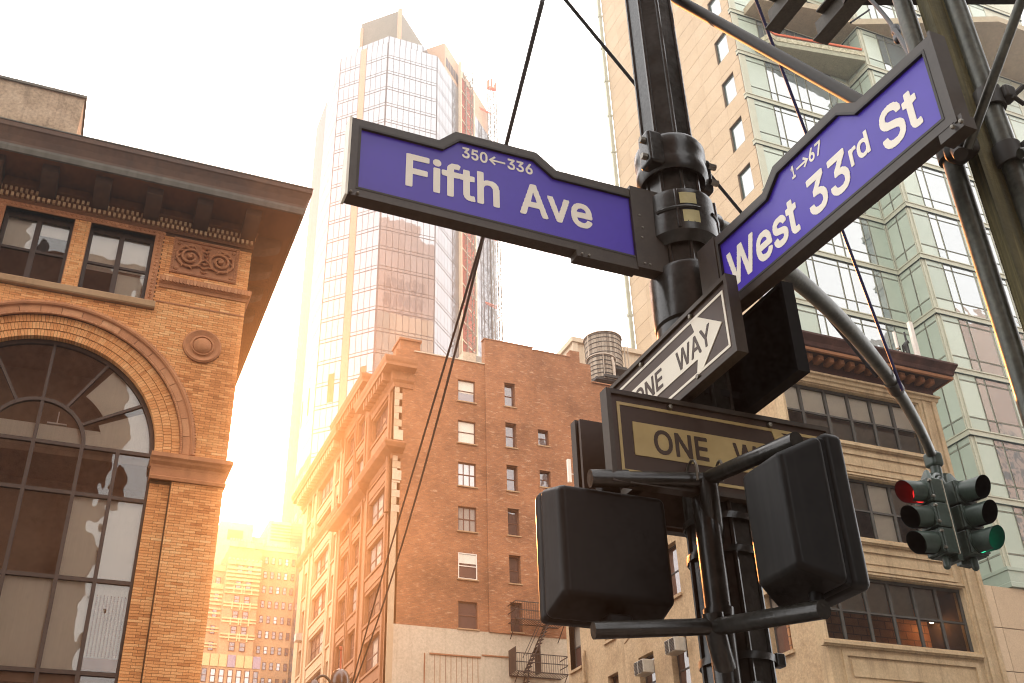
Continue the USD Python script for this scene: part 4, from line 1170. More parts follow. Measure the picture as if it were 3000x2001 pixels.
for fi, (fr, ln, cs) in enumerate(FACES):
    frm.fbox(fr, 0, ln, 0, ZR, -.30, -.05)
    for k in range(NFL):
        z1 = ZR - PIT * k
        if z1 < 20: break
        i = 0
        edges = []
        for a, b in zip(cs[:-1], cs[1:]):
            if a == "s" or b == "s": continue
            edges.append((a, b))
        for a, b in edges:
            if fi == 0 and a < 5 < b: continue
            v = RNG.random()
            tone_ = v
            pane.append(MB().fbox(fr, a + .042, b - .042, z1 - PIT + .73, z1 - .08, -.06, .0 + RNG.uniform(-.006, .006), tone_))
            pane.append(MB().fbox(fr, a + .042, b - .042, z1 - PIT + .10, z1 - PIT + .60, -.06, .0 + RNG.uniform(-.004, .004), tone_))
    if fi == 0:
        stripe.fbox(fr, 4.45, 5.70, 0, ZR + .3, -.06, .04)
put(TW, "tower_core", frm, "tower_frame")
put(TW, "orange_stripe", stripe, "tower_stripe")
pieces(TW, "curtain_pane", pane, "tower_glass", "curtain_panes", 300)
oc = Polygon([(30.5, 147.3), (37.68, 140.2), (47.4, 140.2), (66.9, 159.7), (60, 168), (30.5, 168), (30.5, 157)])
put(TW, "roof", MB().fpoly(WORLD, oc.buffer(-.1), 1, ZR - .2), "tower_frame")
t1_ = [(33.4, 147.5), (38.3, 142.2), (45.2, 142.2), (47.2, 144)]
tp = Polygon(t1_ + [(47.2, 160), (33.4, 160)])
put(TW, "crown_tier", MB().fpoly(WORLD, tp, ZR - .3, 159.6), "tower_glass")
cf = MB()
for (a, b) in zip(t1_[:-1], t1_[1:]):
    L = math.dist(a, b); n = max(1, round(L / 1.15))
    for k in range(n + 1):
        x, y = a[0] + (b[0] - a[0]) * k / n, a[1] + (b[1] - a[1]) * k / n
        cf.box(x - .05, x + .05, y - .06, y + .06, ZR, 159.6)
put(TW, "crown_mullion", cf, "tower_frame", kind="stuff")
cr1 = Polygon([(40.4, 142.6), (34.3, 148.7), (40, 160), (52, 154.2)])
put(TW, "crown_screen", MB().fpoly(WORLD, cr1, 159.4, 168.0), "crown_panel")
put(TW, "crown_post", MB().box(40.05, 40.75, 142.25, 142.95, 159.5, 168.2), "tower_stripe")
put(TW, "crown_post", MB().box(34.05, 34.6, 148.3, 148.9, 159.5, 166.5), "tower_stripe")
bx = Polygon([(50, 143.0), (44, 149), (56, 161), (65.4, 158.4)])
put(TW, "plant_room", MB().fpoly(WORLD, bx, ZR - .5, 163), "tower_stripe")
fp = Fr((50, 142.97, 0), (s2, s2, 0), Zv)
for k in range(9):
    put(TW, "plant_room_window", MB().fbox(fp, .6 + k * 1.15, 1.5 + k * 1.15, 157.2, 159.6, -.1, .03), "tower_void")
DKP = [(0, 2.3, 3.34, 79.8, 84.9), (0, 8.0, 9.04, 82.0, 84.9), (3, 5.3, 6.1, 80.3, 85.3), (3, .7, 1.4, 80.3, 85.3)]
for fi, a, b, z0, z1 in DKP:
    put(TW, "open_bay", MB().fbox(FACES[fi][0], a, b, z0, z1, -.02, .03), "ornate_brown", label="brown unglazed bay in the curtain wall")
fr = FACES[2][0]
rn = MB()
for k in range(26):
    rn.fbox(fr, 10.3, 16.0, 58 + k * 3.9, 61.6 + k * 3.9, .02, .35 + .05 * (k % 3))
put(TW, "red_netting", rn, "red_netting")
put(TW, "slab_edge", (lambda g: [g.fbox(fr, 9.9, 16.6, 61.6 + k * 3.9, 61.9 + k * 3.9, .02, .55) for k in range(26)] and g)(MB()), "concrete_pale", kind="stuff")
put(TW, "net_post", MB().fbox(fr, 9.6, 9.95, 56, 163, .02, .6).fbox(fr, 16.3, 16.7, 56, 160, .02, .5), "concrete_pale")


def lattice(name, label, cx, cy, w, z0, z1):
    t = Thing(name, label, "hoist mast", (cx, cy, z0), "lattice hoist masts on the glass tower")
    cs = [(cx + a * w / 2, cy + b * w / 2) for a, b in ((-1, -1), (1, -1), (1, 1), (-1, 1))]
    for x, y in cs:
        put(t, "chord", MB().box(x - .07, x + .07, y - .07, y + .07, z0, z1), "hoist_steel")
    g = MB(); z = z0; k = 0
    while z < z1 - 1.3:
        for i in range(4):
            a, b = cs[i], cs[(i + 1) % 4]
            if k % 2: a, b = b, a
            g.tube([(a[0], a[1], z), (b[0], b[1], z + 1.3)], .05, 4, False)
            g.tube([(a[0], a[1], z), (b[0], b[1], z)], .045, 4, False)
        z += 1.3; k += 1
    put(t, "lacing", g, "hoist_steel", kind="stuff")
    return t


m1 = lattice("hoist_mast", "left of the two lattice hoist masts, against the tower's glass", 56.6, 147.4, 1.45, 45, 162)
m2 = lattice("hoist_mast", "right lattice hoist mast, freestanding with a red head, beside the red netting", 65.6, 156.6, 1.45, 45, 168.5)
put(m2, "mast_head", MB().box(64.6, 66.6, 156.2, 157.0, 168.3, 168.7).box(64.6, 64.9, 156.2, 157, 168.7, 170.6).box(66.3, 66.6, 156.2, 157, 168.7, 170.2).box(65.4, 65.8, 156.4, 156.8, 168.7, 171.3), "orange_rail")
for z in (98, 112, 128, 148, 161):
    put(m2, "tie_arm", MB().tube([(65.6, 156.6, z), (62.0, 155.0, z - .6)], .1, 5).tube([(65.6, 156.0, z - 1), (62.4, 155.4, z - .6)], .08, 5), "orange_rail")
put(m1, "hoist_cage", MB().mesh(rbox((57.2, 146.2, 92), (1.6, 1.4, 2.6), .1, 6)), "hoist_steel")

# ------------------------------------------------------------------ banded building at the end of the side street
AD = Thing("banded_brick_building", "distant brick building with gold stone bands and crenellated parapet at the street's end", "building", (23, 150, 0))
Q = facing_avenue(150)
put(AD, "tower_block", MB().box(20.3, 25.0, 150.02, 158, 0, 56.6), "deco_brick")
put(AD, "right_block", MB().box(25.0, 36, 151.0, 160, 0, 56.9), "deco_brick")
put(AD, "left_block", MB().box(15.5, 20.3, 151.8, 160, 0, 54.2), "deco_brick")
bands = []
zz = 52.4
for z, h in ((56.6, .9), (54.0, .75), (53.3, .35), (52.75, .3), (52.2, .3), (51.65, .3), (51.0, .25), (50.35, .25), (49.75, .2), (48.3, .22), (47.85, .22), (46.1, .22), (45.65, .22), (43.9, .22), (43.45, .22)):
    for a, b in ((20.25, 21.45), (21.45, 22.65), (22.65, 23.85), (23.85, 25.05)):
        bands.append(MB().box(a + .01, b - .01, 149.86, 150.02, z, z + h, RNG.random()))
    for a, b in ((15.5, 18.0), (18.0, 20.3)):
        bands.append(MB().box(a + .01, b - .01, 151.66, 151.8, z - 3.2, z - 3.2 + h, RNG.random()))
for k in range(13):
    bands.append(MB().box(20.25 + k * .375, 20.47 + k * .375, 149.8, 150.1, 57.5, 57.85, .8))
for k in range(22):
    bands.append(MB().box(25.1 + k * .42, 25.35 + k * .42, 150.8, 151.1, 57.55, 57.85, .8))
bands.append(MB().box(25.05, 36, 150.9, 151.02, 56.9, 57.55, .7))
for k in range(9):
    bands.append(MB().lathe([(.001, -.18), (.2, -.15), (.24, 0), (.24, .12), (.001, .12)], (20.5 + k * .55, 149.95, 54.75), 10, None, .9))
for z in (50.1, 47.85, 45.65, 43.45):
    for x in (21.5, 22.6, 22.95, 24.0):
        bands.append(MB().box(x - .08, x + .08, 149.84, 150.02, z - .35, z + .75, .8))
pieces(AD, "stone_band", bands, "deco_gold", "stone_bands", 160)
for z in (52.75, 50.4, 48.3, 46.1, 43.95, 41.75, 39.6):
    for x in (21.65, 23.05):
        window(AD, Q, x, x + .82, z, z + 1.25, "brown_sash", "far_glass", 1, 2, -.06, .09, tone=RNG.random())
Q2 = facing_avenue(151)
for r in range(11):
    for k in range(10):
        x = 25.45 + k * .98
        z = 54.9 - r * 2.16
        bright = RNG.random() < .25
        window(AD, Q2, x * 151 / 150, x * 151 / 150 + .52, z, z + 1.05, "brown_sash", "bright_glass" if bright else "far_glass", 1, 2, -.06, .06, tone=RNG.random())
Q3 = facing_avenue(151.8)
for r in range(8):
    for k in range(3):
        window(AD, Q3, 16.2 + k * 1.45, 16.9 + k * 1.45, 51.3 - r * 2.3, 52.5 - r * 2.3, "brown_sash", "far_glass", 1, 2, -.06, .07, tone=RNG.random())
rf = MB().box(19.6, 24.6, 158, 166, 56, 63.4).box(24.6, 27, 160, 168, 56, 62.2).box(26.9, 31, 158, 166, 56, 64.4)
put(AD, "rooftop_block", rf, "concrete_pale")
put(AD, "rooftop_opening", MB().box(20.8, 23.1, 157.95, 158.0, 60.6, 62.2), "ornate_brown")
lv = MB()
for k in range(6):
    lv.box(27.3, 30.6, 157.93, 158.0, 61.2 + k * .5, 61.4 + k * .5)
put(AD, "rooftop_louvre", lv, "tank_wood", kind="stuff")
FB = Thing("low_banded_block", "low front block with gold panels and a violet tiled band under the banded building", "building", (22, 146, 0))
put(FB, "wall", MB().box(17.6, 25.4, 145, 149.7, 0, 39.8), "deco_brick")
Q4 = facing_avenue(145)
for k in range(7):
    put(FB, "gold_panel", MB().fbox(Q4, 17.65 + k * 1.11, 18.65 + k * 1.11, 38.3, 39.9, 0, .12, RNG.random()), "violet_tile" if k in (3, 6) else "deco_gold", tone=False)
for r in range(3):
    for k in range(7):
        window(FB, Q4, 17.8 + k * 1.11, 18.5 + k * 1.11, 36.2 - r * 3.2, 38.0 - r * 3.2, "brown_sash", "bright_glass" if RNG.random() < .4 else "far_glass", 1, 2, -.05, .09, tone=RNG.random())
        put(FB, "gold_tooth", MB().fbox(Q4, 17.75 + k * 1.11, 18.55 + k * 1.11, 35.4 - r * 3.2, 35.9 - r * 3.2, 0, .1), "deco_gold")

# ------------------------------------------------------------------ buildings behind the camera, seen mirrored in the glass
MT = Thing("mirrored_stone_tower", "stepped stone tower with tall dark windows, seen only mirrored in the glass tower", "building", (95, -45, 0))
Fs = Fr((0, -30, 0), (-1, 0, 0), Zv)
put(MT, "wall", MB().box(82.5, 108, -55, -30.1, 0, 242).box(82.5, 99.5, -50, -30.2, 242, 250), "stone_tower")
for r in range(14):
    g = MB()
    for k in range(6):
        g.fbox(Fs, -(86.2 + k * 2.6 + 1.9), -(86.2 + k * 2.6), 218 - r * 7.2, 223.2 - r * 7.2, -.1, .05)
    put(MT, "window", g, "tower_void")
MK = Thing("mirrored_brick_block", "grey stone block seen only mirrored in the green tower's lower panes", "building", (140, -30, 0))
put(MK, "wall", MB().box(112, 150, -45, -20.1, 0, 92).box(150, 190, -45, -20.1, 0, 118), "stone_tower")
g = MB()
for r in range(20):
    for k in range(18):
        g.fbox(Fr((0, -20, 0), (-1, 0, 0), Zv), -(114 + k * 4.0 + 1.8), -(114 + k * 4.0), 8 + r * 4.2, 10.4 + r * 4.2, -.2, .03)
put(MK, "window", g, "tower_void", kind="stuff")

EB = Thing("avenue_stone_block", "stone office block behind the viewer, mirrored in the arched window", "building", (-30, -12, 0))
put(EB, "wall", MB().box(-70, 1.3, -40, -12.2, 0, 47).box(-70, -9, -40, -12.25, 47, 62), "dark_stone")
EC = Thing("avenue_stone_block", "stone office block behind the viewer, mirrored in the factory windows", "building", (50, -12, 0))
put(EC, "wall", MB().box(21, 78, -40, -12.2, 0, 44).box(34, 78, -40, -12.25, 44, 58), "dark_stone")
for th, x0, n in ((EB, -68, 24), (EC, 22.5, 19)):
    g = MB()
    for r in range(11):
        for k in range(n):
            g.fbox(Fr((0, -12.2, 0), (-1, 0, 0), Zv), -(x0 + k * 2.9 + 1.5), -(x0 + k * 2.9), 5 + r * 3.7, 7.3 + r * 3.7, -.2, .02)
    put(th, "window", g, "tower_void", kind="stuff")

ML = Thing("mirrored_side_block", "warm stone block hidden behind the arched building, mirrored low in the glass tower's edge face", "building", (-5, 200, 0))
put(ML, "wall", MB().box(-30, 13, 165, 330, 0, 112), "deco_brick")
g = MB()
for r in range(25):
    for k in range(26):
        g.box(12.9, 13.04, 167 + k * 6.2, 170 + k * 6.2, 6 + r * 4.2, 8.6 + r * 4.2)
put(ML, "window", g, "tower_void", kind="stuff")

# ------------------------------------------------------------------ the traffic pole in the foreground
PX, PY = 2.79, 4.0
POLE = Thing("traffic_pole", "black octagonal traffic pole with collars carrying the street signs and the signal arm", "pole", (PX, PY, 0))
put(POLE, "shaft", MB().lathe([(.001, 0), (.165, 0), (.152, 4.6), (.138, 8.6), (.001, 8.6)], (PX, PY, 0), 8, a0=math.pi / 8 + .15), "black_paint")
ribs = MB()
for k in range(8):
    w = math.pi / 8 + .15 + k * math.pi / 4
    ribs.tube([(PX + .166 * math.cos(w), PY + .166 * math.sin(w), .1), (PX + .152 * math.cos(w), PY + .152 * math.sin(w), 4.6), (PX + .138 * math.cos(w), PY + .138 * math.sin(w), 8.5)], .012, 6)
put(POLE, "edge_bead", ribs, "black_paint", smooth=40)
# upper clamp
cl = MB().lathe([(.15, 5.60), (.185, 5.58), (.205, 5.61), (.205, 5.66), (.195, 5.70), (.205, 5.74), (.205, 5.80), (.19, 5.83), (.15, 5.84)], (PX, PY, 0), 36)
put(POLE, "clamp", cl, "black_paint", smooth=40)
put(POLE, "clamp_ear", MB().mesh(rbox((PX - .185, PY - .10, 5.71), (.10, .12, .23), .02)), "black_paint", smooth=40)
put(POLE, "clamp_ear", MB().mesh(rbox((PX + .20, PY + .02, 5.70), (.10, .15, .24), .02)), "black_paint", smooth=40)
bt = MB()
for x, y, z in ((PX - .235, PY - .12, 5.76), (PX - .235, PY - .12, 5.64), (PX + .25, PY - .06, 5.76), (PX + .25, PY - .06, 5.64)):
    bt.lathe([(.001, -.03), (.02, -.03), (.02, .02), (.001, .02)], (z, y, x), 6, Fr((0, 0, 0), (0, 0, 1), (0, 1, 0), (1, 0, 0)))
put(POLE, "bolt", bt, "bolt_steel")
# middle collar with slots
put(POLE, "collar", MB().lathe([(.15, 5.10), (.17, 5.08), (.215, 5.13), (.215, 5.16), (.21, 5.38), (.205, 5.41), (.16, 5.42)], (PX, PY, 0), 36), "black_paint", smooth=35)
rb = MB()
for w in (-2.14, -.75):
    rb.tube([(PX + .213 * math.cos(w), PY + .213 * math.sin(w), 5.14), (PX + .211 * math.cos(w), PY + .211 * math.sin(w), 5.40)], .010, 6)
for a_, b_ in ((-2.7, -1.55), (-1.1, -.5)):
    rb.tube([(PX + .212 * math.cos(w), PY + .212 * math.sin(w), 5.275) for w in np.linspace(a_, b_, 16)], .012, 6)
put(POLE, "collar_rib", rb, "black_paint", smooth=40)
tp = MB()
for (z0, z1, w0, w1) in ((5.30, 5.375, -2.06, -1.62), (5.175, 5.255, -2.02, -1.58)):
    q = [(PX + .2145 * math.cos(w), PY + .2145 * math.sin(w)) for w in np.linspace(w0, w1, 6)]
    v = [(x, y, z0) for x, y in q] + [(x, y, z1) for x, y in q]
    tp.add(v, [f for i in range(5) for f in ((i, i + 1, i + 7), (i, i + 7, i + 6))])
put(POLE, "tape_patch", tp, "tape_yellow")
# lower collar
put(POLE, "collar", MB().lathe([(.155, 4.62), (.165, 4.60), (.195, 4.62), (.20, 4.66), (.198, 4.92), (.19, 4.945), (.15, 4.95)], (PX, PY, 0), 36), "black_paint", smooth=35, label="lower collar with a smooth rounded band")
put(POLE, "collar_lip", MB().lathe([(.15, 4.50), (.16, 4.48), (.185, 4.52), (.19, 4.60), (.15, 4.62)], (PX, PY, 0), 36), "black_paint", smooth=35)
# conduit, straps and lower fittings
put(POLE, "conduit", MB().tube([(2.63, 3.86, 2.0), (2.63, 3.86, 3.62)], .058, 18).tube([(2.63, 3.86, 3.03), (2.63, 3.86, 3.07)], .068, 18), "black_paint", smooth=40)
for z in (3.52, 3.36, 2.88, 2.75):
    sb = MB()
    sb.lathe([(.168, z - .016), (.172, z - .016), (.172, z + .016), (.168, z + .016)], (PX, PY, 0), 20)
    q_ = put(POLE, "strap", sb, "black_paint", smooth=30)
    put(q_, "buckle", MB().mesh(rbox((PX + .145, PY - .10, z), (.05, .05, .06), .008, 8)), "black_paint", smooth=30)
# signal arm with guy fittings
arm_pts = bez([(2.88, 3.99, 5.36), (3.60, 4.13, 5.46), (5.30, 5.15, 5.66), (6.86, 6.46, 5.60)], 30)
put(POLE, "signal_arm", MB().tube(arm_pts, np.linspace(.070, .042, 30), 18), "galv_pipe", smooth=40)
put(POLE, "arm_band", MB().tube([arm_pts[21], arm_pts[22]], .060, 18), "dark_steel", smooth=40)
put(POLE, "arm_band", MB().tube([arm_pts[1], arm_pts[2]], .085, 18), "black_paint", smooth=40)
hg = MB().tube([(6.86, 6.46, 5.64), (6.86, 6.46, 5.38)], .05, 10).mesh(rbox((6.86, 6.46, 5.56), (.13, .13, .14), .03))
hg.tube(bez([(6.86, 6.46, 5.42), (6.86, 6.46, 5.30), (6.80, 6.38, 5.32), (6.90, 6.44, 5.16)], 12), .045, 10)
hg.mesh(rbox((6.88, 6.44, 5.12), (.15, .15, .12), .02))
hg.tube([(6.46, 6.30, 5.08), (7.22, 6.42, 5.10)], .035, 10)
hg.tube(bez([(6.84, 6.42, 5.40), (6.62, 6.30, 5.36), (6.58, 6.26, 5.2), (6.60, 6.28, 5.1)], 12), .013, 6).tube(bez([(6.84, 6.42, 5.38), (6.70, 6.36, 5.32), (6.68, 6.32, 5.2), (6.68, 6.3, 5.1)], 12), .013, 6)
hg.fpoly(facing_avenue(6.44), Polygon([(6.70, 5.40), (6.98, 5.44), (6.98, 5.30), (6.86, 5.33)]), -.01, .01)
put(POLE, "signal_hanger", hg, "signal_green", smooth=40)
# brackets of the pedestrian signals
bk = MB()
J1, J2 = np.array([2.60, 3.775, 3.65]), np.array([2.54, 3.775, 2.97])
bk.tube([J1 + [.05, 0, 0], (2.05, 3.86, 3.605)], .035, 16).tube([J1 + [0, .05, .005], (2.63, 3.15, 3.565)], .035, 16)
put(POLE, "signal_bracket", bk, "black_paint", smooth=40)
put(POLE, "bracket_elbow", MB().tube(bez([J1, J1 + [.02, .02, -.14], (2.66, 3.86, 3.46), (2.70, 3.92, 3.40)], 12), .046, 14), "black_paint", smooth=40)
bk = MB().tube([J2 + [.05, 0, 0], (2.01, 3.86, 2.925)], .036, 16).tube([J2 + [0, .05, 0], (2.62, 3.16, 2.865)], .037, 16)
put(POLE, "signal_bracket", bk, "black_paint", smooth=40, label="lower arms holding the undersides of both pedestrian signals")
put(POLE, "bracket_elbow", MB().tube(bez([J2 + [0, 0, .05], J2 + [.02, .02, -.12], (2.62, 3.84, 2.80), (2.70, 3.92, 2.74)], 12), .046, 14), "black_paint", smooth=40)
put(POLE, "bracket_cap", MB().tube([(2.22, 3.834, 3.619), (2.045, 3.861, 3.605)], .041, 14), "black_paint", smooth=30)
put(POLE, "u_bolt", MB().tube(bez([(2.52, 3.73, 3.61), (2.52, 3.70, 3.74), (2.53, 3.80, 3.76), (2.53, 3.84, 3.66)], 12), .007, 6), "bolt_steel", smooth=40)
put(POLE, "u_bolt", MB().tube(bez([(2.63, 3.70, 3.61), (2.63, 3.66, 3.74), (2.66, 3.76, 3.76), (2.66, 3.80, 3.66)], 12), .007, 6), "bolt_steel", smooth=40)

# diagonal strut and guy cables
single("diagonal_strut", "dark steel strut running from the pole top down behind the purple street sign", "strut", MB().tube([(3.03, 4.0, 7.24), (2.6, 4.21, 7.95)][::-1] + [(3.24, 2.92, 5.42)], .036, 14), "dark_steel", (3, 4, 7), 40)


def cable(label, pts, r, m="cable_black", group=None):
    single("cable", label, "cable", MB().tube(pts, r, 8), m, pts[0], 40, group)


cable("thick guy cable from the top edge down behind the left purple sign", [(3.04, 6, 9.38), (4.05, 10, 9.88)], .022)
cable("left of the two thin strands crossing the brick wall below the purple sign", bez([(4.05, 10, 9.88), (5.4, 17, 9.72), (7.02, 25, 9.95), (6.80, 26, 8.05)], 30), .018)
cable("right of the two thin strands crossing the brick wall below the purple sign", bez([(4.06, 10, 9.90), (5.72, 17, 9.98), (7.35, 25, 10.0), (6.88, 26, 8.1)], 30), .020)
cable("guy cable passing behind the pole to the signal arm", [(2.27, 4.56, 7.9), (5.40, 5.42, 5.58)], .013)
cable("dark blue cable descending past the strut to the middle of the signal arm", [(3.60, 4.04, 8.4), (5.60, 5.40, 5.49)], .012, "cable_blue")

# ------------------------------------------------------------------ street name signs
def arrow(x0, x1, y, h, th, left):
    m_ = (x0, x1) if left else (x1, x0)
    tip, tail = m_
    s_ = 1 if left else -1
    a = LineString([(tail, y), (tip + s_ * th * .3, y)]).buffer(th / 2, cap_style=2)
    b = LineString([(tip + s_ * h * .52, y + h / 2), (tip, y), (tip + s_ * h * .52, y - h / 2)]).buffer(th / 2, cap_style=2, join_style=2)
    return unary_union([a, b])


def text(mb, fr, s, u, v, h, n, width=None, bold=True, weight=.010):
    """lettering in the plane of fr, made heavier by `weight` of its height"""
    m = meshkit.text_mesh(s, h, .004, bold=bold)
    tri = np.array(m.vertices)[m.faces]
    top = [Polygon(t[:, :2]) for t in tri if np.all(t[:, 2] > .003)]
    shape = unary_union([t.buffer(1e-6) for t in top]).buffer(h * weight, join_style=2, mitre_limit=1.6).simplify(h * .004)
    x0, y0, x1, y1 = shape.bounds
    k = (width / (x1 - x0)) if width else 1.0
    shape = affinity.affine_transform(shape, [k, 0, 0, 1, u - x0 * k, v])
    return mb.fpoly(fr, shape, n - .0018, n)



def word(th, fr, s, u, v, h, width, m="letter_cream", n=.0, weight=.010):
    put(th, "lettering", text(MB(), fr, s, u, v, h, n, width, True, weight), m, label="the characters " + s)


def name_sign(th, fr, outline, inset, depth):
    """lit name sign: housing, rim, face, end cap"""
    o = Polygon(outline)
    inner = o.buffer(-inset, join_style=2)
    put(th, "housing", MB().fpoly(fr, o.buffer(-.012, join_style=2), -depth, -.010), "sign_frame")
    put(th, "rim", MB().fpoly(fr, o.difference(inner), -.035, .012), "sign_frame")
    put(th, "rim_lip", MB().fpoly(fr, inner.buffer(.008, join_style=2).difference(inner.buffer(-.004, join_style=2)), -.012, .014), "dark_steel")
    put(th, "face", MB().fpoly(fr, inner.buffer(.004, join_style=2), -.012, -.002), "sign_blue")
    put(th, "back_rim", MB().fpoly(fr, o.difference(inner), -depth - .012, -depth + .02), "sign_frame")


S1 = Thing("street_name_sign", "purple Fifth Ave name sign with a raised crest reading 350 and 336", "street sign", (1.7, 3.95, 4.9), "street name signs on the pole")
f1 = facing_avenue(3.95)
name_sign(S1, f1, [(.885, 4.945), (2.54, 4.915), (2.54, 5.425), (2.015, 5.425), (1.90, 5.515), (1.44, 5.515), (1.35, 5.428), (.885, 5.432)], .052, .055)
word(S1, f1, "Fifth", 1.180, 5.097, .196, .505, weight=.006)
word(S1, f1, "Ave", 1.797, 5.097, .194, .42, weight=.006)
word(S1, f1, "350", 1.48, 5.366, .066, .142)
word(S1, f1, "336", 1.735, 5.366, .066, .145)
put(S1, "arrow", MB().fpoly(f1, arrow(1.637, 1.722, 5.394, .052, .011, True), -.0018, .0), "letter_cream")
put(S1, "end_bracket", MB().fbox(f1, 2.455, 2.66, 4.90, 5.445, -.06, .02).fbox(f1, 2.10, 2.46, 4.885, 4.925, -.06, .016), "sign_frame")
rv = MB()
for u, v in ((.905, 4.957), (.94, 4.957), (2.13, 4.90), (2.17, 4.90), (2.50, 4.93), (2.53, 4.93), (2.50, 5.10), (2.51, 5.17), (2.50, 5.25)):
    rv.lathe([(.001, .012), (.009, .012), (.007, .024), (.001, .026)], (u, v, .0), 8, f1)
put(S1, "rivet", rv, "bolt_steel")
put(S1, "end_cap", MB().fbox(f1, .878, .890, 4.94, 5.438, -.07, .016), "letter_cream")

S2 = Thing("street_name_sign", "purple West 33rd St name sign slanting up to the right toward the scaffold", "street sign", (2.73, 2.85, 4.4), "street name signs on the pole")
f2 = Fr((2.727, 3.66, 4.0), (0.0245, -.9997, -.022), (0, -.012, .9999))
f2.n = np.cross(f2.u, f2.v); f2.flip = False
name_sign(S2, f2, [(.02, .47), (1.572, .455), (1.572, .905), (1.135, .92), (1.035, 1.00), (.565, 1.00), (.46, .915), (.02, .92)], .050, .05)
word(S2, f2, "West", .11, .583, .190, .545, weight=.008)
word(S2, f2, "33", .735, .583, .190, .272, weight=.008)
word(S2, f2, "rd", 1.022, .655, .108, .122)
word(S2, f2, "St", 1.212, .583, .190, .215, weight=.008)
word(S2, f2, "1", .665, .852, .066, .026)
word(S2, f2, "67", .792, .852, .066, .088)
put(S2, "arrow", MB().fpoly(f2, arrow(.702, .780, .882, .050, .011, False), -.0018, .0), "letter_cream")
put(S2, "end_bracket", MB().fbox(f2, -.10, .05, .44, .93, -.09, .017), "sign_frame")
put(S2, "end_bracket", MB().fbox(f2, 1.48, 1.60, .41, .470, -.055, .010), "sign_frame")
put(S2, "end_cap", MB().fbox(f2, 1.566, 1.580, .445, .92, -.065, .016), "sign_frame")
rv = MB()
for u, v in ((-.03, .50), (-.03, .60), (1.56, .43), (1.60, .425)):
    rv.lathe([(.001, .012), (.010, .012), (.008, .024), (.001, .026)], (u, v, .005), 8, f2)
put(S2, "rivet", rv, "bolt_steel")


# ------------------------------------------------------------------ ONE WAY signs
def one_way(th, fr, u0, u1, v0, v1, white, left_side=False):
    W, H = u1 - u0, v1 - v0
    put(th, "panel", MB().fpoly(fr, rect(u0, v0, u1, v1), -.022, -.004), "sign_dark")
    put(th, "rim", MB().fpoly(fr, rect(u0 - .012, v0 - .012, u1 + .012, v1 + .012).difference(rect(u0 + .012, v0 + .012, u1 - .012, v1 - .012)), -.05, .012), "sign_frame")
    b0, b1 = rect(u0 + .045, v0 + .045, u1 - .045, v1 - .045), rect(u0 + .06, v0 + .06, u1 - .06, v1 - .06)
    put(th, "border", MB().fpoly(fr, b0.difference(b1), -.005, -.0005), white)
    ym = (v0 + v1) / 2
    hh, ah = H * .19, H * .375
    ax = u1 - .33
    a = unary_union([rect(u0 + .12, ym - hh, ax + .05, ym + hh),
                     Polygon([(ax - .01, ym + ah), (ax + .04, ym + ah), (u1 - .085, ym), (ax + .04, ym - ah), (ax - .01, ym - ah), (ax + .015, ym - hh), (ax + .015, ym + hh)])]).buffer(.006).buffer(-.006)
    put(th, "arrow", MB().fpoly(fr, a, -.0045, .0), white, label="white arrow pointing right")
    word(th, fr, "ONE", u0 + .225, ym - hh * .68, hh * 1.36, .29, "sign_dark", .0016, .0)
    word(th, fr, "WAY", u0 + .66, ym - hh * .68, hh * 1.36, .315, "sign_dark", .0016, .0)
    bo = MB()
    for u in (u0 + .33, u0 + W * .72):
        for v in (v0 + .03, v1 - .03):
            bo.lathe([(.001, .0), (.014, .0), (.012, .014), (.001, .016)], (u, v, 0), 6, fr)
    put(th, "bolt", bo, "bolt_steel")


g1 = facing_street(2.60)
OW1 = Thing("one_way_sign", "slanted dark ONE WAY sign with a clean white arrow under the West 33rd sign", "traffic sign", (2.6, 4.0, 4.1), "one way signs on the pole")
one_way(OW1, g1, -4.56, -3.40, 4.125, 4.525, "sign_white")
g2 = Fr((2.99, 0, 0), (0, 1, 0), Zv)
OWB = Thing("one_way_sign", "dark sign back seen edge on behind the slanted ONE WAY sign", "traffic sign", (2.99, 3.9, 4.1), "one way signs on the pole")
put(OWB, "panel", MB().fbox(g2, 3.42, 4.5, 4.10, 4.575, -.04, -.002), "visor_black")
put(OWB, "rim", MB().fpoly(g2, rect(3.41, 4.09, 4.51, 4.59).difference(rect(3.43, 4.11, 4.49, 4.57)), -.06, .008), "visor_black")
put(OWB, "standoff", MB().box(2.72, 2.95, 3.86, 3.92, 4.16, 4.20), "visor_black")
put(OWB, "standoff", MB().box(2.62, 2.95, 3.86, 3.92, 4.48, 4.52), "visor_black")
g3 = facing_avenue(3.82)
OW2 = Thing("one_way_sign", "yellowed ONE WAY sign facing the viewer below the others, partly hidden by a signal", "traffic sign", (2.75, 3.82, 3.6), "one way signs on the pole")
one_way(OW2, g3, 2.145, 3.385, 3.60, 4.045, "sign_aged")
g4 = Fr((0, 4.19, 0), (-1, 0, 0), Zv)
OWC = Thing("one_way_sign", "dark sign back peeping out left of the yellowed ONE WAY sign", "traffic sign", (2.75, 4.19, 3.6), "one way signs on the pole")
put(OWC, "panel", MB().box(2.165, 3.40, 4.15, 4.17, 3.56, 4.06), "sign_dark")
put(OWC, "rim", MB().fpoly(g4, rect(-3.41, 3.55, -2.155, 4.07).difference(rect(-3.39, 3.57, -2.175, 4.05)), -.005, .045), "sign_frame")
put(OWC, "stiffener", MB().box(2.3, 2.36, 3.86, 4.15, 3.62, 3.66).box(3.15, 3.21, 3.86, 4.15, 3.62, 3.66), "sign_frame")

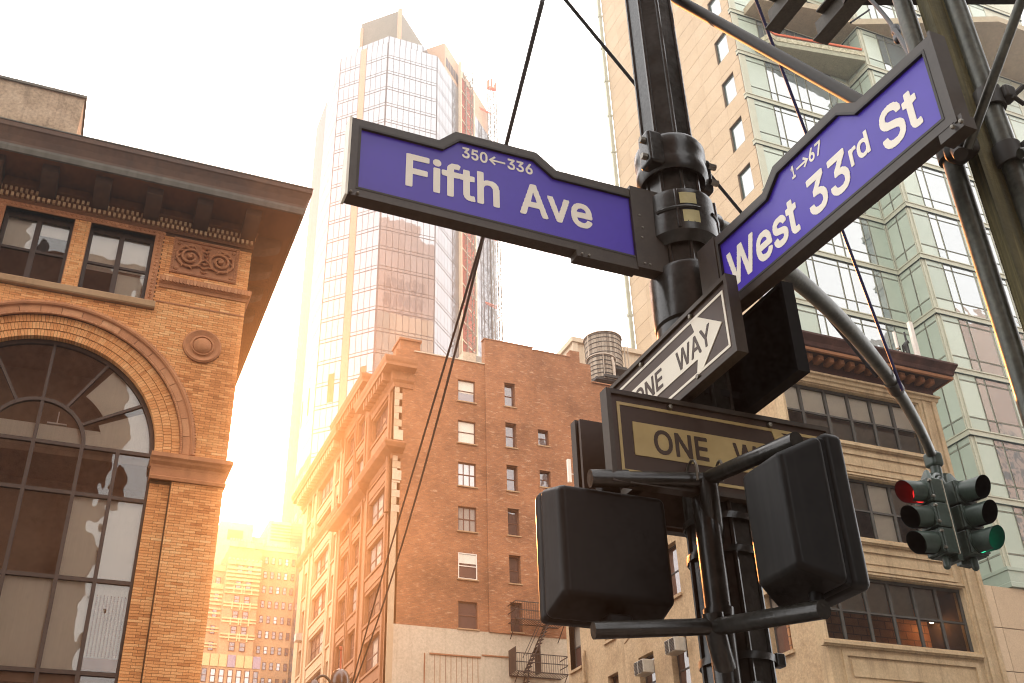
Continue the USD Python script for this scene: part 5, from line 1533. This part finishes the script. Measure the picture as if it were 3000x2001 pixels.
# ------------------------------------------------------------------ pedestrian signals seen from behind
PS = Thing("pedestrian_signal", "black pedestrian signal seen squarely from behind, left of the pole", "pedestrian signal", (2.15, 4.06, 3.05), "pedestrian signals on the pole", 0)
bx_ = np.array([2.165, 4.06, 3.05])
body = hull([bx_ + np.array([x, y, z]) for x, y, z in
             [(sx * .235, -.15, zz) for sx in (-1, 1) for zz in (.050, .490)] + [(sx * .242, -.02, zz) for sx in (-1, 1) for zz in (.005, .525)]], .035, 20)
put(PS, "housing", MB().mesh(body), "signal_black", smooth=35)
put(PS, "door", MB().mesh(hull([bx_ + np.array([sx * .243, y, zz]) for sx in (-1, 1) for y in (.03, .055) for zz in (-.005, .535)], .03, 14)), "signal_black", smooth=35)
put(PS, "seam", MB().mesh(hull([bx_ + np.array([sx * .247, y, zz]) for sx in (-1, 1) for y in (.008, .015) for zz in (-.002, .532)], .02, 10)), "visor_black", smooth=35)
vis = MB().fpoly(Fr((0, bx_[1] + .085, 0), (1, 0, 0), Zv, (0, 1, 0)), rect(1.935, 3.06, 2.425, 3.57).difference(rect(1.955, 3.08, 2.405, 3.55)), 0, .04)
put(PS, "visor", vis, "visor_black")
put(PS, "lens", MB().box(1.955, 2.405, bx_[1] + .085, bx_[1] + .10, 3.08, 3.55), "dead_lamp")
put(PS, "mount", MB().mesh(rbox((2.18, 3.95, 3.60), (.10, .08, .06), .015, 8)), "signal_black", smooth=40)
put(PS, "mount", MB().mesh(rbox((2.18, 3.96, 2.99), (.12, .08, .08), .015, 8)), "signal_black", smooth=40)
P2_ = Thing("pedestrian_signal", "black pedestrian signal seen from its corner, right of the pole, scuffed on the left face", "pedestrian signal", (2.7, 3.3, 2.95), "pedestrian signals on the pole")
body = hull([(2.53, y, z) for y in (3.14, 3.36) for z in (3.03, 3.46)] + [(2.69, y, z) for y in (3.125, 3.47) for z in (2.985, 3.54)], .03, 20)
put(P2_, "housing", MB().mesh(body), "signal_black", smooth=35, label="tapered housing with a scuffed left face")
put(P2_, "seam", MB().mesh(hull([(x, y, z) for x in (2.725, 2.735) for y in (3.13, 3.49) for z in (2.97, 3.56)], .018, 10)), "visor_black", smooth=35)
put(P2_, "door", MB().mesh(hull([(x, y, z) for x in (2.76, 2.80) for y in (3.135, 3.50) for z in (2.975, 3.572)], .032, 14)), "signal_black", smooth=35)
put(P2_, "lens", MB().box(2.828, 2.838, 3.16, 3.47, 3.0, 3.55), "dead_lamp")
put(P2_, "mount", MB().mesh(rbox((2.64, 3.30, 3.575), (.06, .08, .05), .012, 8)), "signal_black", smooth=40)
put(P2_, "mount", MB().tube([(2.68, 3.26, 2.90), (2.68, 3.26, 2.98)], .03, 10), "signal_black", smooth=40)


# ------------------------------------------------------------------ hanging traffic signals
def visor_tube(c, r, ln, n=26):
    """an open, cut-away visor pointing along -y, as (outer skin, inner skin); c is the lens centre"""
    out, inn = MB(), MB()
    for mb, rr, flip in ((out, r, False), (inn, r - .004, True)):
        V, F = [], []
        for k in range(n + 1):
            w = -math.pi * .5 - math.pi * .93 + k * 2 * math.pi * .93 / n + math.pi
            l_ = ln * (.62 + .38 * (math.sin(w) * .5 + .5))
            for d in (0, .5, 1):
                V.append([c[0] + rr * math.cos(w), c[1] - l_ * d, c[2] + rr * math.sin(w) - .10 * l_ * d])
        for k in range(n):
            for j in range(2):
                a = k * 3 + j
                q = [[a, a + 1, a + 4], [a, a + 4, a + 3]]
                F += [x[::-1] for x in q] if flip else q
        mb.add(V, F)
    return out, inn


def traffic_signal(label, base, rotz, lit):
    t = Thing("traffic_signal", label, "traffic light", base, "traffic lights on the arm", rotz, scale=.88)
    b = np.array(base, float)
    o = np.zeros(3)
    local = type("L", (), {"path": t.path, "base": np.zeros(3)})()
    colors = ("red", "amber", "green")
    for k in range(3):
        z = .25 - .25 * k
        sec = put(local, "section", MB().mesh(rbox((0, .02, z), (.235, .15, .243), .018, 10)), "signal_green", smooth=40)
        put(sec, "door", MB().mesh(rbox((0, -.066, z), (.225, .03, .232), .012, 8)), "signal_green", smooth=40)
        on = lit == colors[k]
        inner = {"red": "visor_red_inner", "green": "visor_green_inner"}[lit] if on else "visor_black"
        ov, iv = visor_tube((0, -.08, z), .107, .25)
        put(sec, "visor", ov, "signal_green", smooth=50)
        put(sec, "visor_lining", iv, inner, smooth=50)
        put(sec, "visor_ring", MB().lathe([(.107, 0), (.116, 0), (.116, .012), (.107, .012)], (0, z, .078), 26, facing_avenue(0)), "signal_green", smooth=40)
        put(sec, "lens", MB().lathe([(.001, .02), (.05, .018), (.10, .004), (.10, -.01), (.001, -.01)], (0, z, .085), 24, facing_avenue(0)), {"red": "red_lamp", "green": "green_lamp"}[lit] if on else "dead_lamp", smooth=50)
        put(sec, "wing_nut", MB().lathe([(.001, -.01), (.014, -.01), (.014, .02), (.001, .02)], (.122, z + .08, .06), 6, facing_avenue(0)).lathe([(.001, -.01), (.014, -.01), (.014, .02), (.001, .02)], (.122, z - .08, .06), 6, facing_avenue(0)), "bolt_steel")
    put(local, "top_fitting", MB().mesh(hull([(-.05, .02, .38), (.05, .02, .38), (0, .05, .47)], .03, 10)), "signal_green", smooth=40)
    put(local, "bottom_fitting", MB().mesh(hull([(0, .02, -.39), (0, .02, -.46)], .035, 10)), "signal_green", smooth=40)
    put(local, "back_cover", MB().box(-.085, .085, .094, .15, -.42, .36), "signal_green")
    for x in (-.100, .104):
        put(local, "edge_strip", MB().box(x - .011, x + .011, .096, .104, -.37, .36), "pale_strip")
    return t


traffic_signal("left hanging traffic light, facing left with its top lamp glowing red", (6.47, 6.24, 4.88), -90, "red")
traffic_signal("right hanging traffic light, facing the viewer with its bottom lamp glowing green", (6.79, 6.22, 4.90), 6, "green")

# ------------------------------------------------------------------ scaffold at the right edge
SC = Thing("scaffold", "dark tube scaffold with timber post and steel beams at the upper right edge", "scaffold", (3.2, 2.3, 0))
put(SC, "upright", MB().tube([(3.15, 2.457, .14), (3.15, 2.457, 9.0)], .041, 18), "galv_pipe", smooth=40)
put(SC, "upright", MB().tube([(3.25, 2.272, .14), (3.25, 2.272, 9.0)], .043, 18), "galv_pipe", smooth=40)
ft = Fr((3.20, 2.352, 0), (.809, -.588, 0), (.588, .809, 0))
put(SC, "timber_post", MB().mesh(manifold3d.Manifold.cube((.082, .082, 8.9), True).rotate((0, 0, -20)).translate((3.20, 2.352, 4.6))), "old_timber", label="weathered timber post between the two tubes")
put(SC, "diagonal_brace", MB().tube([(2.99, 1.55, 5.15), (3.06, 2.30, 4.56)], .020, 14), "galv_pipe", smooth=40)
put(SC, "side_brace", MB().tube([(3.22, 2.20, 4.50), (3.9, 2.0, 4.72)], .022, 14).tube([(3.25, 2.25, 4.30), (3.9, 2.1, 4.40)], .022, 14), "galv_pipe", smooth=40)
for (x, y, z, r) in ((3.15, 2.457, 4.70, .052), (3.25, 2.272, 4.86, .054), (3.25, 2.272, 4.55, .054)):
    c = MB().lathe([(r - .01, -.05), (r + .004, -.05), (r + .004, .05), (r - .01, .05)], (x, y, z), 18)
    c.mesh(rbox((x + .05, y - .05, z + .01), (.06, .06, .07), .012, 8)).tube([(x + .07, y - .07, z), (x + .10, y - .10, z + .03)], .012, 8).tube([(x + .04, y - .08, z - .03), (x + .10, y - .075, z - .05)], .010, 8)
    put(SC, "coupler", c, "dark_steel", smooth=40)
put(SC, "coupler", MB().mesh(rbox((3.10, 2.36, 4.62), (.10, .12, .09), .02, 8)).tube([(3.06, 2.34, 4.56), (3.10, 2.40, 4.68)], .03, 10), "dark_steel", smooth=40)
put(SC, "tie_wire", MB().tube(bez([(3.12, 2.44, 4.86), (3.17, 2.38, 4.84), (3.2, 2.34, 4.85), (3.13, 2.40, 4.83)], 12), .004, 5).tube(bez([(3.12, 2.44, 4.84), (3.18, 2.38, 4.81), (3.2, 2.34, 4.83), (3.13, 2.40, 4.80)], 12), .004, 5), "cable_black")
for x0, y1 in ((3.69, 3.975), (4.06, 3.94)):
    g = MB().box(x0, x0 + .118, .6, y1, 7.2, 7.212).box(x0 + .053, x0 + .065, .6, y1 - .004, 7.212, 7.39).box(x0, x0 + .118, .6, y1 - .09, 7.39, 7.402)
    put(SC, "steel_beam", g, "flange_steel")
p0, p1 = np.array([4.05, 3.585, 7.235]), np.array([5.6, 2.96, 7.225])
dd = (p1 - p0) / np.linalg.norm(p1 - p0)
put(SC, "ledger_beam", MB().fbox(Fr(p0, dd, Zv), 0, 2.0, -.03, .035, -.03, .03), "dark_steel")
put(SC, "deck_joist", MB().box(3.3, 4.6, 1.2, 1.25, 7.41, 7.5), "old_timber")
put(SC, "rope", MB().tube(bez([(3.52, 2.95, 6.35), (3.50, 2.84, 6.05), (3.46, 2.80, 5.92)], 10), .012, 8).tube(bez([(3.44, 2.78, 5.88), (3.40, 2.72, 5.74), (3.30, 2.62, 5.45)], 10), .013, 8).mesh(hull([(3.475, 2.80, 5.93), (3.46, 2.79, 5.88)], .024, 10)).mesh(hull([(3.45, 2.785, 5.84), (3.42, 2.76, 5.78)], .022, 10)), "cable_black", smooth=40)
put(SC, "tie_cord", MB().tube([(3.62, 3.2, 6.44), (3.80, 3.2, 6.62)], .006, 6), "cable_black")

# ------------------------------------------------------------------ street lamp low on the left
SL = Thing("street_lamp", "twin headed dark street lamp whose domes just rise above the bottom edge", "street lamp", (5.95, 24, .14))
put(SL, "post", MB().lathe([(.16, .14), (.14, 1.2), (.07, 1.4), (.06, 7.1), (.001, 7.1)], (5.95, 24, 0), 14), "lamp_dome", smooth=40)
put(SL, "lamp_head", MB().lathe([(.001, 7.90), (.06, 7.89), (.15, 7.84), (.21, 7.74), (.225, 7.62), (.22, 7.5), (.12, 7.3), (.001, 7.25)], (6.0, 24, 0), 24), "lamp_dome", smooth=50)
put(SL, "arm", MB().tube(bez([(5.94, 24, 6.9), (5.9, 24, 7.5), (5.72, 24, 7.95), (5.45, 24, 7.72), (5.42, 24, 7.5)], 18), .03, 8), "galv_pipe", smooth=40)
put(SL, "finial", MB().tube([(6.0, 24, 7.88), (5.99, 24, 8.3)], .02, 6).mesh(rbox((5.98, 24, 8.36), (.07, .07, .09), .02, 8)), "orange_rail", smooth=40)
put(SL, "lamp_head", MB().lathe([(.001, 7.62), (.08, 7.60), (.16, 7.45), (.16, 7.3), (.001, 7.2)], (5.42, 24, 0), 20), "lamp_dome", smooth=50)
